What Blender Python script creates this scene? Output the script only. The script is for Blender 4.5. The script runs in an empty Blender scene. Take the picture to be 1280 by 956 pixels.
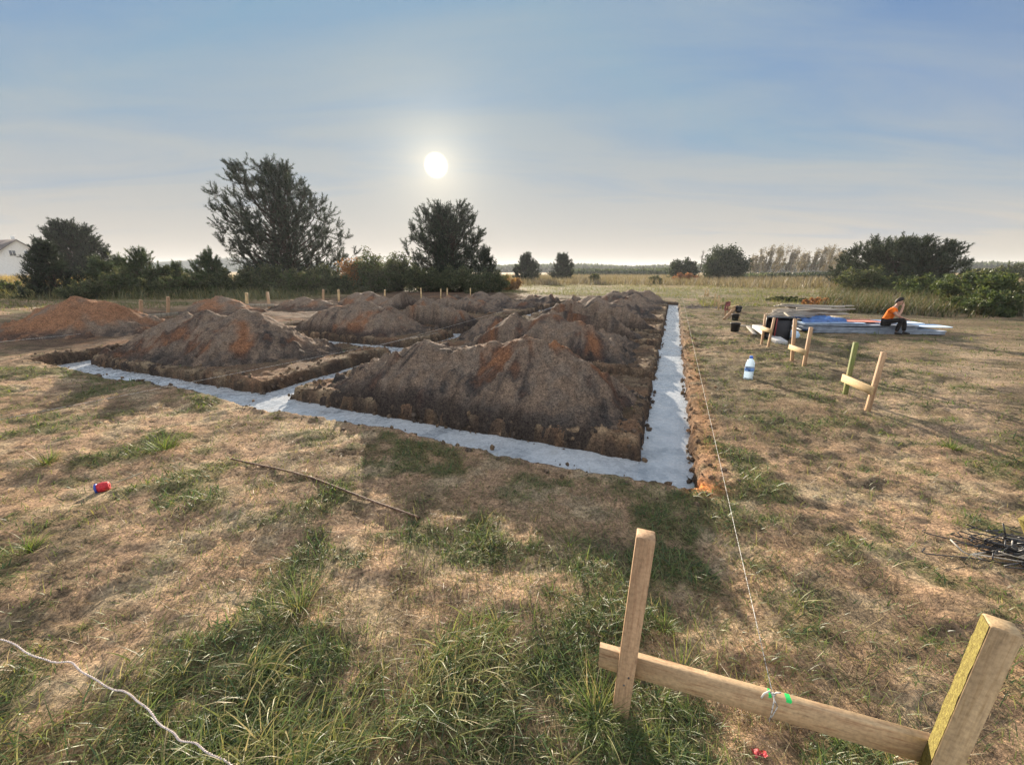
import bpy, math, random
import numpy as np
R = math.radians
rng = np.random.default_rng(7)
random.seed(7)
scene = bpy.context.scene
COL = scene.collection
EXPO = 1.68
SKY = 0.05
SUN = 5.0
SKYFILL = (7.6, 8.0, 8.6)
HAZE = 0.0003

# ------------------------------------------------------------------ camera
F, HOR, H = 505.0, 338.0, 1.65
PITCH = math.atan((478 - HOR) / F)
cp, sp = math.cos(PITCH), math.sin(PITCH)
cam = bpy.data.cameras.new('camera')
cam.sensor_fit = 'HORIZONTAL'; cam.sensor_width = 36; cam.lens = 36 * F / 1280
cam.clip_start = 0.05; cam.clip_end = 6000
camo = bpy.data.objects.new('camera', cam); COL.objects.link(camo)
camo.location = (0, 0, H); camo.rotation_euler = (math.pi / 2 - PITCH, 0, 0)
scene.camera = camo

def ray(x, y):
    u = (x - 640) / F; v = (y - 478) / F
    return np.array([u, cp - v * sp, -(sp + v * cp)])
def G(x, y, z=0.0):
    d = ray(x, y); return np.array([0, 0, H]) + d * (z - H) / d[2]
def D(x, y, Y):
    d = ray(x, y); return np.array([0, 0, H]) + d * Y / d[1]
# foundation frame: A = outer corner, U along the front trench, W along the right one
A = np.array([1.47, 2.866]); W = np.array([0.3625, 0.9320]); U = np.array([-0.9155, 0.4024])
Minv = np.linalg.inv(np.array([U, W]).T)
def to_uw(xy): return (np.asarray(xy) - A) @ Minv.T
def to_xy(u, w): return A + np.multiply.outer(u, U) + np.multiply.outer(w, W)

# ------------------------------------------------------------------ noise
def _h(ix, iy, s):
    n = (ix.astype(np.int64) * 374761393 + iy.astype(np.int64) * 668265263 + s * 974634777) & 0xffffffff
    n = ((n ^ (n >> 13)) * 1274126177) & 0xffffffff
    n = (n ^ (n >> 16)) & 0xffffff
    return n / float(0x1000000)
def pn(x, y, s=0):
    x = np.asarray(x, float); y = np.asarray(y, float)
    ix = np.floor(x); iy = np.floor(y); fx = x - ix; fy = y - iy
    ux = fx * fx * fx * (fx * (fx * 6 - 15) + 10); uy = fy * fy * fy * (fy * (fy * 6 - 15) + 10)
    def g(dx, dy):
        a = _h(ix + dx, iy + dy, s) * 2 * np.pi
        return np.cos(a) * (fx - dx) + np.sin(a) * (fy - dy)
    a = g(0, 0); b = g(1, 0); c = g(0, 1); d = g(1, 1)
    return 1.4 * ((a + (b - a) * ux) * (1 - uy) + (c + (d - c) * ux) * uy)
def fbm(x, y, s=0, o=4, gain=.5):
    t = 0; a = 1
    for i in range(o):
        t = t + a * pn(x, y, s + i * 17); x = np.asarray(x) * 2.03 + 5.1; y = np.asarray(y) * 2.03 + 1.7; a *= gain
    return t
def ss(a, b, x):
    t = np.clip((x - a) / (b - a), 0, 1); return t * t * (3 - 2 * t)
def lerp(a, b, t):
    return a * (1 - t[..., None]) + np.asarray(b) * t[..., None]

# ------------------------------------------------------------------ object helpers
def tag(o, label=None, cat=None, group=None, kind=None):
    if label: o['label'] = label
    if cat: o['category'] = cat
    if group: o['group'] = group
    if kind: o['kind'] = kind
    return o
def empty(name, loc=(0, 0, 0), rz=0):
    o = bpy.data.objects.new(name, None); COL.objects.link(o)
    o.location = [float(v) for v in loc]; o.rotation_euler = (0, 0, rz); return o
def link(name, me, mat=None, parent=None, loc=None):
    o = bpy.data.objects.new(name, me); COL.objects.link(o)
    if mat is not None:
        for m in (mat if isinstance(mat, (list, tuple)) else [mat]): me.materials.append(m)
    if parent: o.parent = parent
    if loc is not None: o.location = [float(v) for v in loc]
    return o
def npmesh(name, V, faces, col=None, smooth=False):
    """V (n,3); faces: list of int arrays (m,k)"""
    me = bpy.data.meshes.new(name)
    V = np.ascontiguousarray(V, np.float32)
    me.vertices.add(len(V)); me.vertices.foreach_set('co', V.ravel())
    faces = [np.asarray(f, np.int32) for f in faces if len(f)]
    nl = sum(f.size for f in faces); npoly = sum(len(f) for f in faces)
    me.loops.add(nl); me.polygons.add(npoly)
    me.loops.foreach_set('vertex_index', np.concatenate([f.ravel() for f in faces]))
    tot = np.concatenate([np.full(len(f), f.shape[1], np.int32) for f in faces])
    st = np.concatenate([[0], np.cumsum(tot)[:-1]]).astype(np.int32)
    me.polygons.foreach_set('loop_start', st)
    if smooth: me.polygons.foreach_set('use_smooth', np.ones(npoly, bool))
    me.update(calc_edges=True); me.validate()
    if col is not None:
        a = me.color_attributes.new('col', 'FLOAT_COLOR', 'POINT')
        c = np.ones((len(V), 4), np.float32); c[:, :3] = col
        a.data.foreach_set('color', c.ravel())
    return me
def gridfaces(ni, nj):
    i, j = np.meshgrid(np.arange(ni - 1), np.arange(nj - 1), indexing='ij')
    a = (i * nj + j).ravel()
    return np.stack([a, a + nj, a + nj + 1, a + 1], 1)

class MB:
    """collects boxes, tubes, lathes into one mesh"""
    def __init__(s): s.v = []; s.f = {}; s.n = 0; s.m = {}
    def add(s, V, Fs, mi=0):
        for f in Fs:
            f = np.asarray(f) + s.n
            s.f.setdefault((f.shape[1], mi), []).append(f)
        s.v.append(np.asarray(V, float)); s.n += len(V); return s
    def box(s, c, size, axes=None, mi=0, taper=1.0):
        sx, sy, sz = [q / 2 for q in size]; b = min(sx, sy, sz) * .12
        V = []
        for z, t in ((-sz, 1), (-sz + b, 1), (sz - b, taper), (sz, taper)):
            e = b if abs(z) == sz else 0
            x, y = sx * t - e, sy * t - e
            k = b * .7
            ring = [(-x + k, -y), (x - k, -y), (x, -y + k), (x, y - k), (x - k, y), (-x + k, y), (-x, y - k), (-x, -y + k)]
            V += [(p[0], p[1], z) for p in ring]
        V = np.array(V)
        if axes is not None: V = V @ np.array(axes)
        Fq = []
        for r in range(3):
            for k in range(8): Fq.append([r * 8 + k, r * 8 + (k + 1) % 8, (r + 1) * 8 + (k + 1) % 8, (r + 1) * 8 + k])
        s.add(V + np.array(c), [np.array(Fq), np.array([list(range(7, -1, -1))]), np.array([list(range(24, 32))])], mi)
        return s
    def bar(s, p, q, w, d, up=(0, 1, 0), mi=0, taper=1.0):
        p = np.array(p, float); q = np.array(q, float); z = q - p; L = np.linalg.norm(z); z /= L
        x = np.cross(up, z); x /= np.linalg.norm(x); y = np.cross(z, x)
        return s.box((p + q) / 2, (w, d, L), [x, y, z], mi, taper)
    def tube(s, pts, r, n=6, mi=0, cap=True):
        pts = np.asarray(pts, float); m = len(pts); r = np.broadcast_to(np.asarray(r, float), (m,))
        t = np.gradient(pts, axis=0); t /= np.linalg.norm(t, axis=1)[:, None] + 1e-9
        ref = np.array([0, 0, 1.]) if abs(t[:, 2]).mean() < .8 else np.array([1., 0, 0])
        x = np.cross(t, ref); x /= np.linalg.norm(x, axis=1)[:, None] + 1e-9; y = np.cross(t, x)
        a = np.arange(n) * 2 * np.pi / n
        V = pts[:, None] + r[:, None, None] * (np.cos(a)[None, :, None] * x[:, None] + np.sin(a)[None, :, None] * y[:, None])
        i, k = np.meshgrid(np.arange(m - 1), np.arange(n), indexing='ij'); k2 = (k + 1) % n
        f = np.stack([i * n + k, i * n + k2, (i + 1) * n + k2, (i + 1) * n + k], -1).reshape(-1, 4)
        Fs = [f]
        if cap: Fs += [np.arange(n)[::-1][None], ((m - 1) * n + np.arange(n))[None]]
        return s.add(V.reshape(-1, 3), Fs, mi)
    def lathe(s, prof, c=(0, 0, 0), axes=None, n=20, mi=0):
        prof = np.array(prof, float); a = np.arange(n) * 2 * np.pi / n
        V = np.stack([prof[:, 0, None] * np.cos(a), prof[:, 0, None] * np.sin(a), np.repeat(prof[:, 1, None], n, 1)], -1).reshape(-1, 3)
        if axes is not None: V = V @ np.array(axes)
        m = len(prof); i, k = np.meshgrid(np.arange(m - 1), np.arange(n), indexing='ij'); k2 = (k + 1) % n
        f = np.stack([i * n + k, i * n + k2, (i + 1) * n + k2, (i + 1) * n + k], -1).reshape(-1, 4)
        return s.add(V + np.array(c), [f], mi)
    def build(s, name, mat, parent=None, smooth=False, loc=None):
        fs = []; mi = []
        for (k, m), lst in s.f.items():
            f = np.concatenate(lst); fs.append(f); mi.append(np.full(len(f), m, np.int32))
        me = npmesh(name, np.concatenate(s.v), fs, smooth=smooth)
        o = link(name, me, mat, parent, loc)
        if len(mi) and max(x.max() for x in mi) > 0 and len(me.polygons) == sum(len(x) for x in mi):
            me.polygons.foreach_set('material_index', np.concatenate(mi))
        return o

# ------------------------------------------------------------------ materials
class NT:
    def __init__(s, name):
        s.m = bpy.data.materials.new(name); s.m.use_nodes = True; s.t = s.m.node_tree; s.t.nodes.clear()
        s.out = s.n('ShaderNodeOutputMaterial')
    def n(s, typ, **kw):
        o = s.t.nodes.new(typ)
        for k, v in kw.items():
            if k.startswith('i_'):
                key = k[2:]; key = int(key) if key.isdigit() else key.replace('_', ' ')
                o.inputs[key].default_value = v
            else: setattr(o, k, v)
        return o
    def l(s, a, b): s.t.links.new(a, b)
    def ramp(s, fac, stops):
        r = s.n('ShaderNodeValToRGB'); e = r.color_ramp.elements
        while len(e) < len(stops): e.new(.5)
        for k, (p, c) in zip(e, stops): k.position = p; k.color = (*c, 1) if len(c) == 3 else c
        s.l(fac, r.inputs[0]); return r.outputs[0]
    def mix(s, f, a, b, mode='MIX'):
        m = s.n('ShaderNodeMix', data_type='RGBA', blend_type=mode)
        for v, i in ((f, 0), (a, 6), (b, 7)):
            if isinstance(v, (int, float)): m.inputs[i].default_value = v
            elif isinstance(v, tuple): m.inputs[i].default_value = (*v, 1)
            else: s.l(v, m.inputs[i])
        return m.outputs[2]
    def noise(s, co, scale, detail=6, rough=.55, vec=None):
        if vec:
            mp = s.n('ShaderNodeMapping'); mp.inputs['Scale'].default_value = vec; s.l(co, mp.inputs[0]); co = mp.outputs[0]
        n = s.n('ShaderNodeTexNoise'); n.inputs['Scale'].default_value = scale; n.inputs['Detail'].default_value = detail; n.inputs['Roughness'].default_value = rough
        s.l(co, n.inputs['Vector']); return n.outputs[0]
    def princ(s, color, rough=.8, bump=None, bs=.4, bd=.02, spec=.3, **kw):
        p = s.n('ShaderNodeBsdfPrincipled')
        if isinstance(color, tuple): p.inputs['Base Color'].default_value = (*color, 1)
        else: s.l(color, p.inputs['Base Color'])
        if isinstance(rough, (int, float)): p.inputs['Roughness'].default_value = rough
        else: s.l(rough, p.inputs['Roughness'])
        p.inputs['Specular IOR Level'].default_value = spec
        for k, v in kw.items(): p.inputs[k.replace('_', ' ')].default_value = v
        if bump is not None:
            b = s.n('ShaderNodeBump'); b.inputs['Strength'].default_value = bs; b.inputs['Distance'].default_value = bd
            s.l(bump, b.inputs['Height']); s.l(b.outputs[0], p.inputs['Normal'])
        s.l(p.outputs[0], s.out.inputs[0]); return p
    def obj(s): return s.n('ShaderNodeTexCoord').outputs['Object']
    def pos(s): return s.n('ShaderNodeNewGeometry').outputs['Position']

def mat_soil(name, fine=1.0):
    t = NT(name); a = t.n('ShaderNodeAttribute', attribute_name='col').outputs['Color']
    p = t.pos()
    n1 = t.noise(p, 60, 5, .65); n2 = t.noise(p, 9, 6, .6); n3 = t.noise(p, 220, 2, .5); n4 = t.noise(p, 26, 5, .7)
    c = t.mix(1.0, a, t.ramp(n1, [(.32, (.42, .42, .43)), (.5, (1, 1, 1)), (.68, (1.55, 1.5, 1.42))]), 'MULTIPLY')
    c = t.mix(1.0, c, t.ramp(n4, [(.34, (.6, .6, .61)), (.5, (1, 1, 1)), (.66, (1.3, 1.28, 1.24))]), 'MULTIPLY')
    c = t.mix(1.0, c, t.ramp(n2, [(.3, (.75, .75, .77)), (.7, (1.2, 1.18, 1.15))]), 'MULTIPLY')
    s = t.n('ShaderNodeMath', operation='MULTIPLY_ADD'); t.l(n3, s.inputs[0]); s.inputs[1].default_value = .35; t.l(n1, s.inputs[2])
    t.princ(c, .95, s.outputs[0], .8, .03 * fine, spec=.08)
    return t.m
def mat_veg(name, tr=.35, rough=.6):
    t = NT(name); a = t.n('ShaderNodeAttribute', attribute_name='col').outputs['Color']
    d = t.n('ShaderNodeBsdfDiffuse'); t.l(a, d.inputs[0])
    r = t.n('ShaderNodeBsdfTranslucent')
    c = t.mix(1.0, a, (1.25, 1.2, .7), 'MULTIPLY'); t.l(c, r.inputs[0])
    m = t.n('ShaderNodeMixShader'); m.inputs[0].default_value = tr; t.l(d.outputs[0], m.inputs[1]); t.l(r.outputs[0], m.inputs[2])
    g = t.n('ShaderNodeBsdfGlossy'); g.inputs['Roughness'].default_value = .45; g.inputs[0].default_value = (.8, .8, .8, 1)
    m2 = t.n('ShaderNodeMixShader'); m2.inputs[0].default_value = .03; t.l(m.outputs[0], m2.inputs[1]); t.l(g.outputs[0], m2.inputs[2])
    t.l(m2.outputs[0], t.out.inputs[0]); return t.m
def mat_wood(name, c1, c2, vec=(14, 14, 1.2), moss=None, knots=True, green=None, rough=.75):
    t = NT(name); o = t.obj()
    n = t.noise(o, 6, 8, .6, vec); n2 = t.noise(o, 2.2, 4, .5, tuple(v * .4 for v in vec)); n3 = t.noise(o, 70, 4, .6)
    c = t.ramp(n, [(.3, c1), (.5, c2), (.62, tuple(.85 * v for v in c2)), (.75, tuple(.6 * v for v in c1))])
    c = t.mix(1.0, c, t.ramp(n2, [(.35, (.62, .58, .55)), (.6, (1.1, 1.08, 1.05))]), 'MULTIPLY')
    c = t.mix(1.0, c, t.ramp(n3, [(.3, (.75, .75, .75)), (.6, (1.05, 1.05, 1.05))]), 'MULTIPLY')
    if knots:
        v = t.n('ShaderNodeTexVoronoi'); v.inputs['Scale'].default_value = 5.5
        mp = t.n('ShaderNodeMapping'); mp.inputs['Scale'].default_value = tuple(max(.7, x * .12) for x in vec); t.l(o, mp.inputs[0]); t.l(mp.outputs[0], v.inputs['Vector'])
        c = t.mix(t.ramp(v.outputs['Distance'], [(.05, (.75, .75, .75)), (.13, (0, 0, 0))]), c, (.09, .045, .025))
    if moss: c = t.mix(t.ramp(t.noise(o, 5, 5, .6), [(.35, (0, 0, 0)), (.55, (.9, .9, .9))]), c, moss)
    if green:
        gx, gz = green
        sx = t.n('ShaderNodeSeparateXYZ'); t.l(o, sx.inputs[0])
        def gate(sock, cen, rad):
            a = t.n('ShaderNodeMath', operation='SUBTRACT'); t.l(sock, a.inputs[0]); a.inputs[1].default_value = cen
            b = t.n('ShaderNodeMath', operation='ABSOLUTE'); t.l(a.outputs[0], b.inputs[0])
            d = t.n('ShaderNodeMath', operation='MULTIPLY_ADD'); t.l(t.noise(o, 60, 3), d.inputs[0]); d.inputs[1].default_value = rad; t.l(b.outputs[0], d.inputs[2])
            e = t.n('ShaderNodeMath', operation='LESS_THAN'); t.l(d.outputs[0], e.inputs[0]); e.inputs[1].default_value = rad * 1.4; return e.outputs[0]
        for cx_, rr in ((gx, .009), (gx - .055, .005)):
            m = t.n('ShaderNodeMath', operation='MULTIPLY'); t.l(gate(sx.outputs[0], cx_, rr), m.inputs[0]); t.l(gate(sx.outputs[2], gz, .012), m.inputs[1])
            c = t.mix(m.outputs[0], c, (.03, .55, .12))
    t.princ(c, rough, n, .35, .004, spec=.2); return t.m
def mat_plain(name, c, rough=.6, var=.15, scale=20, bump=.15, spec=.3, **kw):
    t = NT(name); o = t.obj(); n = t.noise(o, scale, 5, .6)
    lo = tuple(v * (1 - var * 1.6) for v in c); hi = tuple(v * (1 + var) for v in c)
    t.princ(t.ramp(n, [(.3, lo), (.7, hi)]), rough, n, bump, .01, spec, **kw); return t.m

M_soil = mat_soil('soil_material'); M_heap = mat_soil('heap_material', 1.6)
M_veg = mat_veg('grass_material', .45); M_needle = mat_veg('needle_material', .12); M_leaf = mat_veg('leaf_material', .3)
M_bark = mat_plain('bark_material', (.075, .055, .042), .95, .5, 14, .8, .1)
M_paleb = mat_plain('pale_bark_material', (.42, .38, .33), .9, .45, 9, .4, .1)

# ------------------------------------------------------------------ world + sun
SEL, SAZ = R(12.55), R(-9.64)
sdir = np.array([math.sin(SAZ) * math.cos(SEL), math.cos(SAZ) * math.cos(SEL), math.sin(SEL)])
wd = bpy.data.worlds.new('World'); scene.world = wd; wd.use_nodes = True
wt = wd.node_tree; wt.nodes.clear()
def wn(typ, **kw):
    o = wt.nodes.new(typ)
    for k, v in kw.items(): setattr(o, k, v)
    return o
def wm(op, a, b=None, c=None):
    m = wn('ShaderNodeMath', operation=op)
    for i, v in enumerate((a, b, c)):
        if v is None: continue
        if isinstance(v, (int, float)): m.inputs[i].default_value = v
        else: wt.links.new(v, m.inputs[i])
    return m.outputs[0]
def wmix(f, a, b, mode='MIX'):
    m = wn('ShaderNodeMix', data_type='RGBA', blend_type=mode)
    for v, i in ((f, 0), (a, 6), (b, 7)):
        if isinstance(v, (int, float)): m.inputs[i].default_value = v
        elif isinstance(v, tuple): m.inputs[i].default_value = (*v, 1)
        else: wt.links.new(v, m.inputs[i])
    return m.outputs[2]
sky = wn('ShaderNodeTexSky', sky_type='NISHITA', sun_disc=False, sun_elevation=SEL, sun_rotation=SAZ,
         altitude=50, air_density=1.0, dust_density=0.6, ozone_density=2.0)
tc = wn('ShaderNodeTexCoord')
nrm = wn('ShaderNodeVectorMath', operation='NORMALIZE'); wt.links.new(tc.outputs['Generated'], nrm.inputs[0])
dot = wn('ShaderNodeVectorMath', operation='DOT_PRODUCT'); wt.links.new(nrm.outputs[0], dot.inputs[0]); dot.inputs[1].default_value = sdir.tolist()
sep = wn('ShaderNodeSeparateXYZ'); wt.links.new(nrm.outputs[0], sep.inputs[0])
# thin cirrus veil: streaky noise on a high plane
zc = wm('ADD', wm('MAXIMUM', sep.outputs[2], 0.0), .12)
cmb = wn('ShaderNodeCombineXYZ')
wt.links.new(wm('DIVIDE', sep.outputs[0], zc), cmb.inputs[0]); wt.links.new(wm('DIVIDE', sep.outputs[1], zc), cmb.inputs[1])
mp = wn('ShaderNodeMapping'); mp.inputs['Rotation'].default_value = (0, 0, R(62)); mp.inputs['Scale'].default_value = (.45, 1.5, 1); wt.links.new(cmb.outputs[0], mp.inputs[0])
nz = wn('ShaderNodeTexNoise'); nz.inputs['Scale'].default_value = 1.3; nz.inputs['Detail'].default_value = 7; nz.inputs['Roughness'].default_value = .55; nz.inputs['Distortion'].default_value = .6
wt.links.new(mp.outputs[0], nz.inputs['Vector'])
cr = wn('ShaderNodeMapRange'); cr.inputs[1].default_value = .35; cr.inputs[2].default_value = .8; cr.inputs[3].default_value = .0; cr.inputs[4].default_value = .55
wt.links.new(nz.outputs[0], cr.inputs[0])
# veil thicker towards the sun and the horizon
hz = wm('POWER', wm('SUBTRACT', 1.0, wm('MAXIMUM', sep.outputs[2], 0.0)), 4.0)
near = wm('POWER', wm('MAXIMUM', dot.outputs['Value'], 0.0), 6.0)
VEILN = (2.0, 2.72, 3.25); VEILH = (4.5, 3.85, 3.05)
veilf = wm('MINIMUM', wm('ADD', wm('ADD', wm('MULTIPLY', cr.outputs[0], .85), .30), wm('ADD', wm('MULTIPLY', hz, .55), wm('MULTIPLY', near, .26))), .92)
veilc = wmix(hz, VEILN, VEILH)
base = wmix(1.0, sky.outputs[0], (4.2, 4.2, 4.3), 'DARKEN')
base = wmix(1.0, base, (.16, .47, .84), 'MULTIPLY')
colr = wmix(veilf, base, veilc)
ang = wm('ARCCOSINE', wm('MINIMUM', dot.outputs['Value'], 1.0))
disc = wn('ShaderNodeMapRange'); disc.interpolation_type = 'SMOOTHERSTEP'
for i, v in ((1, R(1.62)), (2, R(.7)), (3, 0.), (4, 22.)): disc.inputs[i].default_value = v
wt.links.new(ang, disc.inputs[0])
glow = wm('MULTIPLY', wm('EXPONENT', wm('MULTIPLY', ang, -17.0)), 4.2)
glow2 = wm('MULTIPLY', wm('EXPONENT', wm('MULTIPLY', ang, -5.0)), .35)
add = wmix(1.0, colr, wmix(1.0, (1, .82, .52), wm('ADD', wm('ADD', glow, glow2), disc.outputs[0]), 'MULTIPLY'), 'ADD')
# unseen bright sky added overhead and behind the camera to fill shaded faces
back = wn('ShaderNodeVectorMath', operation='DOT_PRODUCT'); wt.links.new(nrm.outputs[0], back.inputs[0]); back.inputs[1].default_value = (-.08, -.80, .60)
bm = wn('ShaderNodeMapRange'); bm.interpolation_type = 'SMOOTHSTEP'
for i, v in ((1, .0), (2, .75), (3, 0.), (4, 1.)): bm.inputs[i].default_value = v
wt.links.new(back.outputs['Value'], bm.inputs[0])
add = wmix(bm.outputs[0], add, SKYFILL)
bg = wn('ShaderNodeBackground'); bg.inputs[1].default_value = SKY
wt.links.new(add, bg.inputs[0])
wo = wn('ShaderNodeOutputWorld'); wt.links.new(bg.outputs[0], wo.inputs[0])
sl = bpy.data.lights.new('sun', 'SUN'); sl.energy = SUN; sl.angle = R(.55); sl.color = (1.0, .87, .70)
so = bpy.data.objects.new('sun', sl); COL.objects.link(so)
from mathutils import Vector
so.rotation_euler = Vector(sdir.tolist()).to_track_quat('Z', 'Y').to_euler()
so.location = (-20, 100, 40)
vs = scene.view_settings; vs.view_transform = 'Standard'; vs.look = 'None'; vs.exposure = EXPO; vs.gamma = 1; vs.use_curve_mapping = False
cy = scene.cycles; cy.max_bounces = 5; cy.diffuse_bounces = 3; cy.glossy_bounces = 2; cy.transmission_bounces = 5; cy.transparent_max_bounces = 8
cy.volume_bounces = 0; cy.use_denoising = True; cy.sample_clamp_indirect = 4; cy.use_adaptive_sampling = True; cy.adaptive_threshold = .015
cy.caustics_reflective = False; cy.caustics_refractive = False
try: cy.denoiser = 'OPENIMAGEDENOISE'; cy.denoising_prefilter = 'ACCURATE'
except Exception: pass

# ------------------------------------------------------------------ ground with trenches
RECTS = [(0, .48, -.02, 20.5), (0, 11.55, 0, .6), (5.38, 5.97, .3, 19.6), (11.0, 11.55, 0, 19.6), (0, 11.5, 20.0, 20.55)]
for w0 in (3.25, 6.26, 8.26, 10.8, 13.7, 17.16): RECTS.append((.3, 5.6, w0, w0 + .55))
for w0 in (3.7, 6.5, 10.9, 14.4, 17.6): RECTS.append((5.6, 11.2, w0, w0 + (.85 if w0 < 4 else .55)))
def frontskew(u): return 0.0
def trench_sd(u, w):
    d = np.full(np.shape(u), 99.0)
    for a, b, c, e in RECTS:
        cx, cw, hx, hw = (a + b) / 2, (c + e) / 2, (b - a) / 2, (e - c) / 2
        qx = np.abs(u - cx) - hx; qw = np.abs(w - cw) - hw
        d = np.minimum(d, np.hypot(np.maximum(qx, 0), np.maximum(qw, 0)) + np.minimum(np.maximum(qx, qw), 0))
    return d
def inside(u, w):  # 1 inside the house plan
    return ss(-.1, .2, u) * ss(-.1, .2, w) * (1 - ss(11.5, 11.9, u)) * (1 - ss(20.6, 20.9, w))
def ground_z(x, y, detail=True):
    uw = to_uw(np.stack([x, y], -1)); u, w = uw[..., 0], uw[..., 1]
    fade = 1 / (1 + (np.hypot(x, y) / 60) ** 2)
    z = .05 * fbm(x * .5, y * .5, 3, 3) * fade + .026 * fbm(x * 2.2, y * 2.2, 9, 3) * fade
    if detail:
        z = z + (.012 * fbm(x * 8, y * 8, 21, 4, .6) + .008 * fbm(x * 23, y * 23, 31, 2) + .02 * ss(.1, .6, fbm(x * 1.3, y * 1.3, 101, 4)) * np.abs(fbm(x * 4, y * 4, 25, 2))) * ss(40, 12, np.hypot(x, y))
    if detail:
        d = trench_sd(u, w) + .03 * fbm(x * 2.3, y * 2.3, 41, 4)
        out = 1 - inside(u, w)
        # crumbly rim; loose spoil on the outer right edge
        rim = np.exp(-((d - .12) / .10) ** 2) * (.035 + .05 * np.maximum(0, fbm(x * 6, y * 6, 51, 3)))
        spoil = ss(.05, -.25, u) * np.exp(-((u + .17) / .13) ** 2) * ss(-.3, .3, w) * ss(21, 20, w) * (.0 + .028 * np.abs(fbm(x * 5, y * 5, 61, 4)))
        z = z + rim * ss(-.05, .1, u) * ss(.05, .2, w) * .8 + spoil
        z = z + ss(.0, .3, d) * inside(u, w) * .015
        wall = ss(.045, -.06, d + .022 * fbm(x * 10, y * 10, 46, 3))
        z = z * (1 - wall) + wall * (-.42) + .10 * wall * (1 - wall) * fbm(x * 22, y * 22, 47, 2)
    return z
def track(x, y):
    dd = np.abs((x - 5.0) * .62 - (y - 4.6) * .78 + .25 * fbm(x * .6, y * .6, 121, 3)); return np.exp(-(dd / .55) ** 2) * ss(3.5, 5, x) * ss(15, 9, x) * ss(-.5, .2, fbm(x * 1.1, y * 1.1, 123, 3) + .2)
def thatch(x, y):
    return ss(2.6, 4.6, y) * ss(.6, 2.4, x + .0 * y) * (1 - track(x, y))
def ground_col(x, y):
    uw = to_uw(np.stack([x, y], -1)); u, w = uw[..., 0], uw[..., 1]; r = np.hypot(x, y)
    sand = np.array([.35, .235, .15]); tan = np.array([.37, .285, .185]); red = np.array([.28, .165, .10]); grn = np.array([.095, .10, .042]); dark = np.array([.10, .075, .05])
    n1 = fbm(x * .9, y * .9, 71, 4); n2 = fbm(x * 2.7, y * 2.7, 81, 4); n3 = fbm(x * .35, y * .35, 91, 3)
    c = np.broadcast_to(sand, x.shape + (3,)).copy()
    c = lerp(c, tan, ss(-.2, .5, n2)); c = lerp(c, red, ss(.0, .7, n3 + .3 * n1) * .7)
    c = lerp(c, dark, ss(-.05, .45, .6 * n1 + .6 * fbm(x * 4, y * 4, 95, 4)) * .72); c = lerp(c, grn, ss(-.02, .5, fbm(x * 1.3, y * 1.3, 101, 4) + .5 * fbm(x * 3.6, y * 3.6, 83, 3)) * .75)
    # matted thatch on the right, self-shadowing darkened into its colour; worn pale track through it
    c = lerp(c, (.135, .112, .07), thatch(x, y) * (.62 + .3 * np.clip(n1, -1, 1)))
    c = lerp(c, (.34, .26, .18), track(x, y) * .7)
    # meadow far away
    c = lerp(c, (.12, .115, .05), ss(15, 24, y - .15 * np.abs(x)) * ss(.35, -.2, n3) * .8)
    c = lerp(c, (.26, .19, .085), ss(38, 55, r))
    # dug soil inside plan and left of it, tree shade darkened into its colour
    soil = np.array([.10, .068, .048]); ins = inside(u, w)
    lft = ss(11, 12, u) * (1 - ss(19, 23, u + n1)) * ss(-.5, 1.2, w + .6 * n2) * (1 - ss(23, 27, w))
    bak = ss(20.3, 21.5, w) * (1 - ss(24, 27, w + 1.5 * n1)) * ss(-1, 3, u) * (1 - ss(19, 23, u))
    c = lerp(c, lerp(np.broadcast_to(soil, c.shape), (.19, .11, .068), ss(0, .6, n1)), np.clip(ins * .8 + lft * .92 + bak * .6, 0, 1))
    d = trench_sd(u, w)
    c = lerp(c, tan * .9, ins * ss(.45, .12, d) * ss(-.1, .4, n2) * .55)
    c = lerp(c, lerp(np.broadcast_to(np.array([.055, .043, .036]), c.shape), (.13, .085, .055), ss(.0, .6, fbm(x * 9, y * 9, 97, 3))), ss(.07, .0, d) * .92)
    # orange subsoil thrown on the outer right edge
    og = np.exp(-((u + .13) / .12) ** 2) * ss(-.2, .2, w) * ss(14, 4, w) * ss(-.55, .15, n2 + .25)
    c = lerp(c, (.36, .17, .075), og * .5)
    sp = np.exp(-(((u + .02) / .13) ** 2 + ((w - .0) / .11) ** 2)); c = lerp(c, (.55, .19, .05), sp * .95)
    return c
def axis(lo_far, lo, hi, hi_far, edges, fine, mid, fg=None):
    pts = [lo]; x = lo
    while x < hi:
        dd = min(abs(x + .01 - e) for e in edges)
        st = fine if dd < .13 else mid(x)
        x += st; pts.append(x)
    st = .08; x = hi
    while x < hi_far: st *= 1.13; x += st; pts.append(x)
    st = .06; x = lo; pre = []
    while x > lo_far: st *= 1.13; x -= st; pre.append(x)
    return np.array(pre[::-1] + pts)
ue = sorted({r[i] for r in RECTS for i in (0, 1)} - {.3, 5.6, 11.2, 11.5}); we = sorted({r[i] for r in RECTS for i in (2, 3)} - {.3, 19.6})
us = axis(-1400, -3.6, 12.5, 1400, ue, .021, lambda x: .035 if x < 4 else .06)
ws = axis(-1400, -3.2, 21.2, 1600, we, .021, lambda x: .032 if x < 1.5 else (.05 if x < 8 else .09))
uu, ww = np.meshgrid(us, ws, indexing='ij'); xy = to_xy(uu, ww)
gx, gy = xy[..., 0], xy[..., 1]
gz = ground_z(gx, gy)
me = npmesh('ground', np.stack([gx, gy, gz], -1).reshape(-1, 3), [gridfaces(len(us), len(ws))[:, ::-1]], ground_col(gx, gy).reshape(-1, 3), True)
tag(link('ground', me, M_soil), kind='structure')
print('ground', gx.shape)
def gzp(x, y): return float(ground_z(np.array([x]), np.array([y]))[0])

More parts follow.
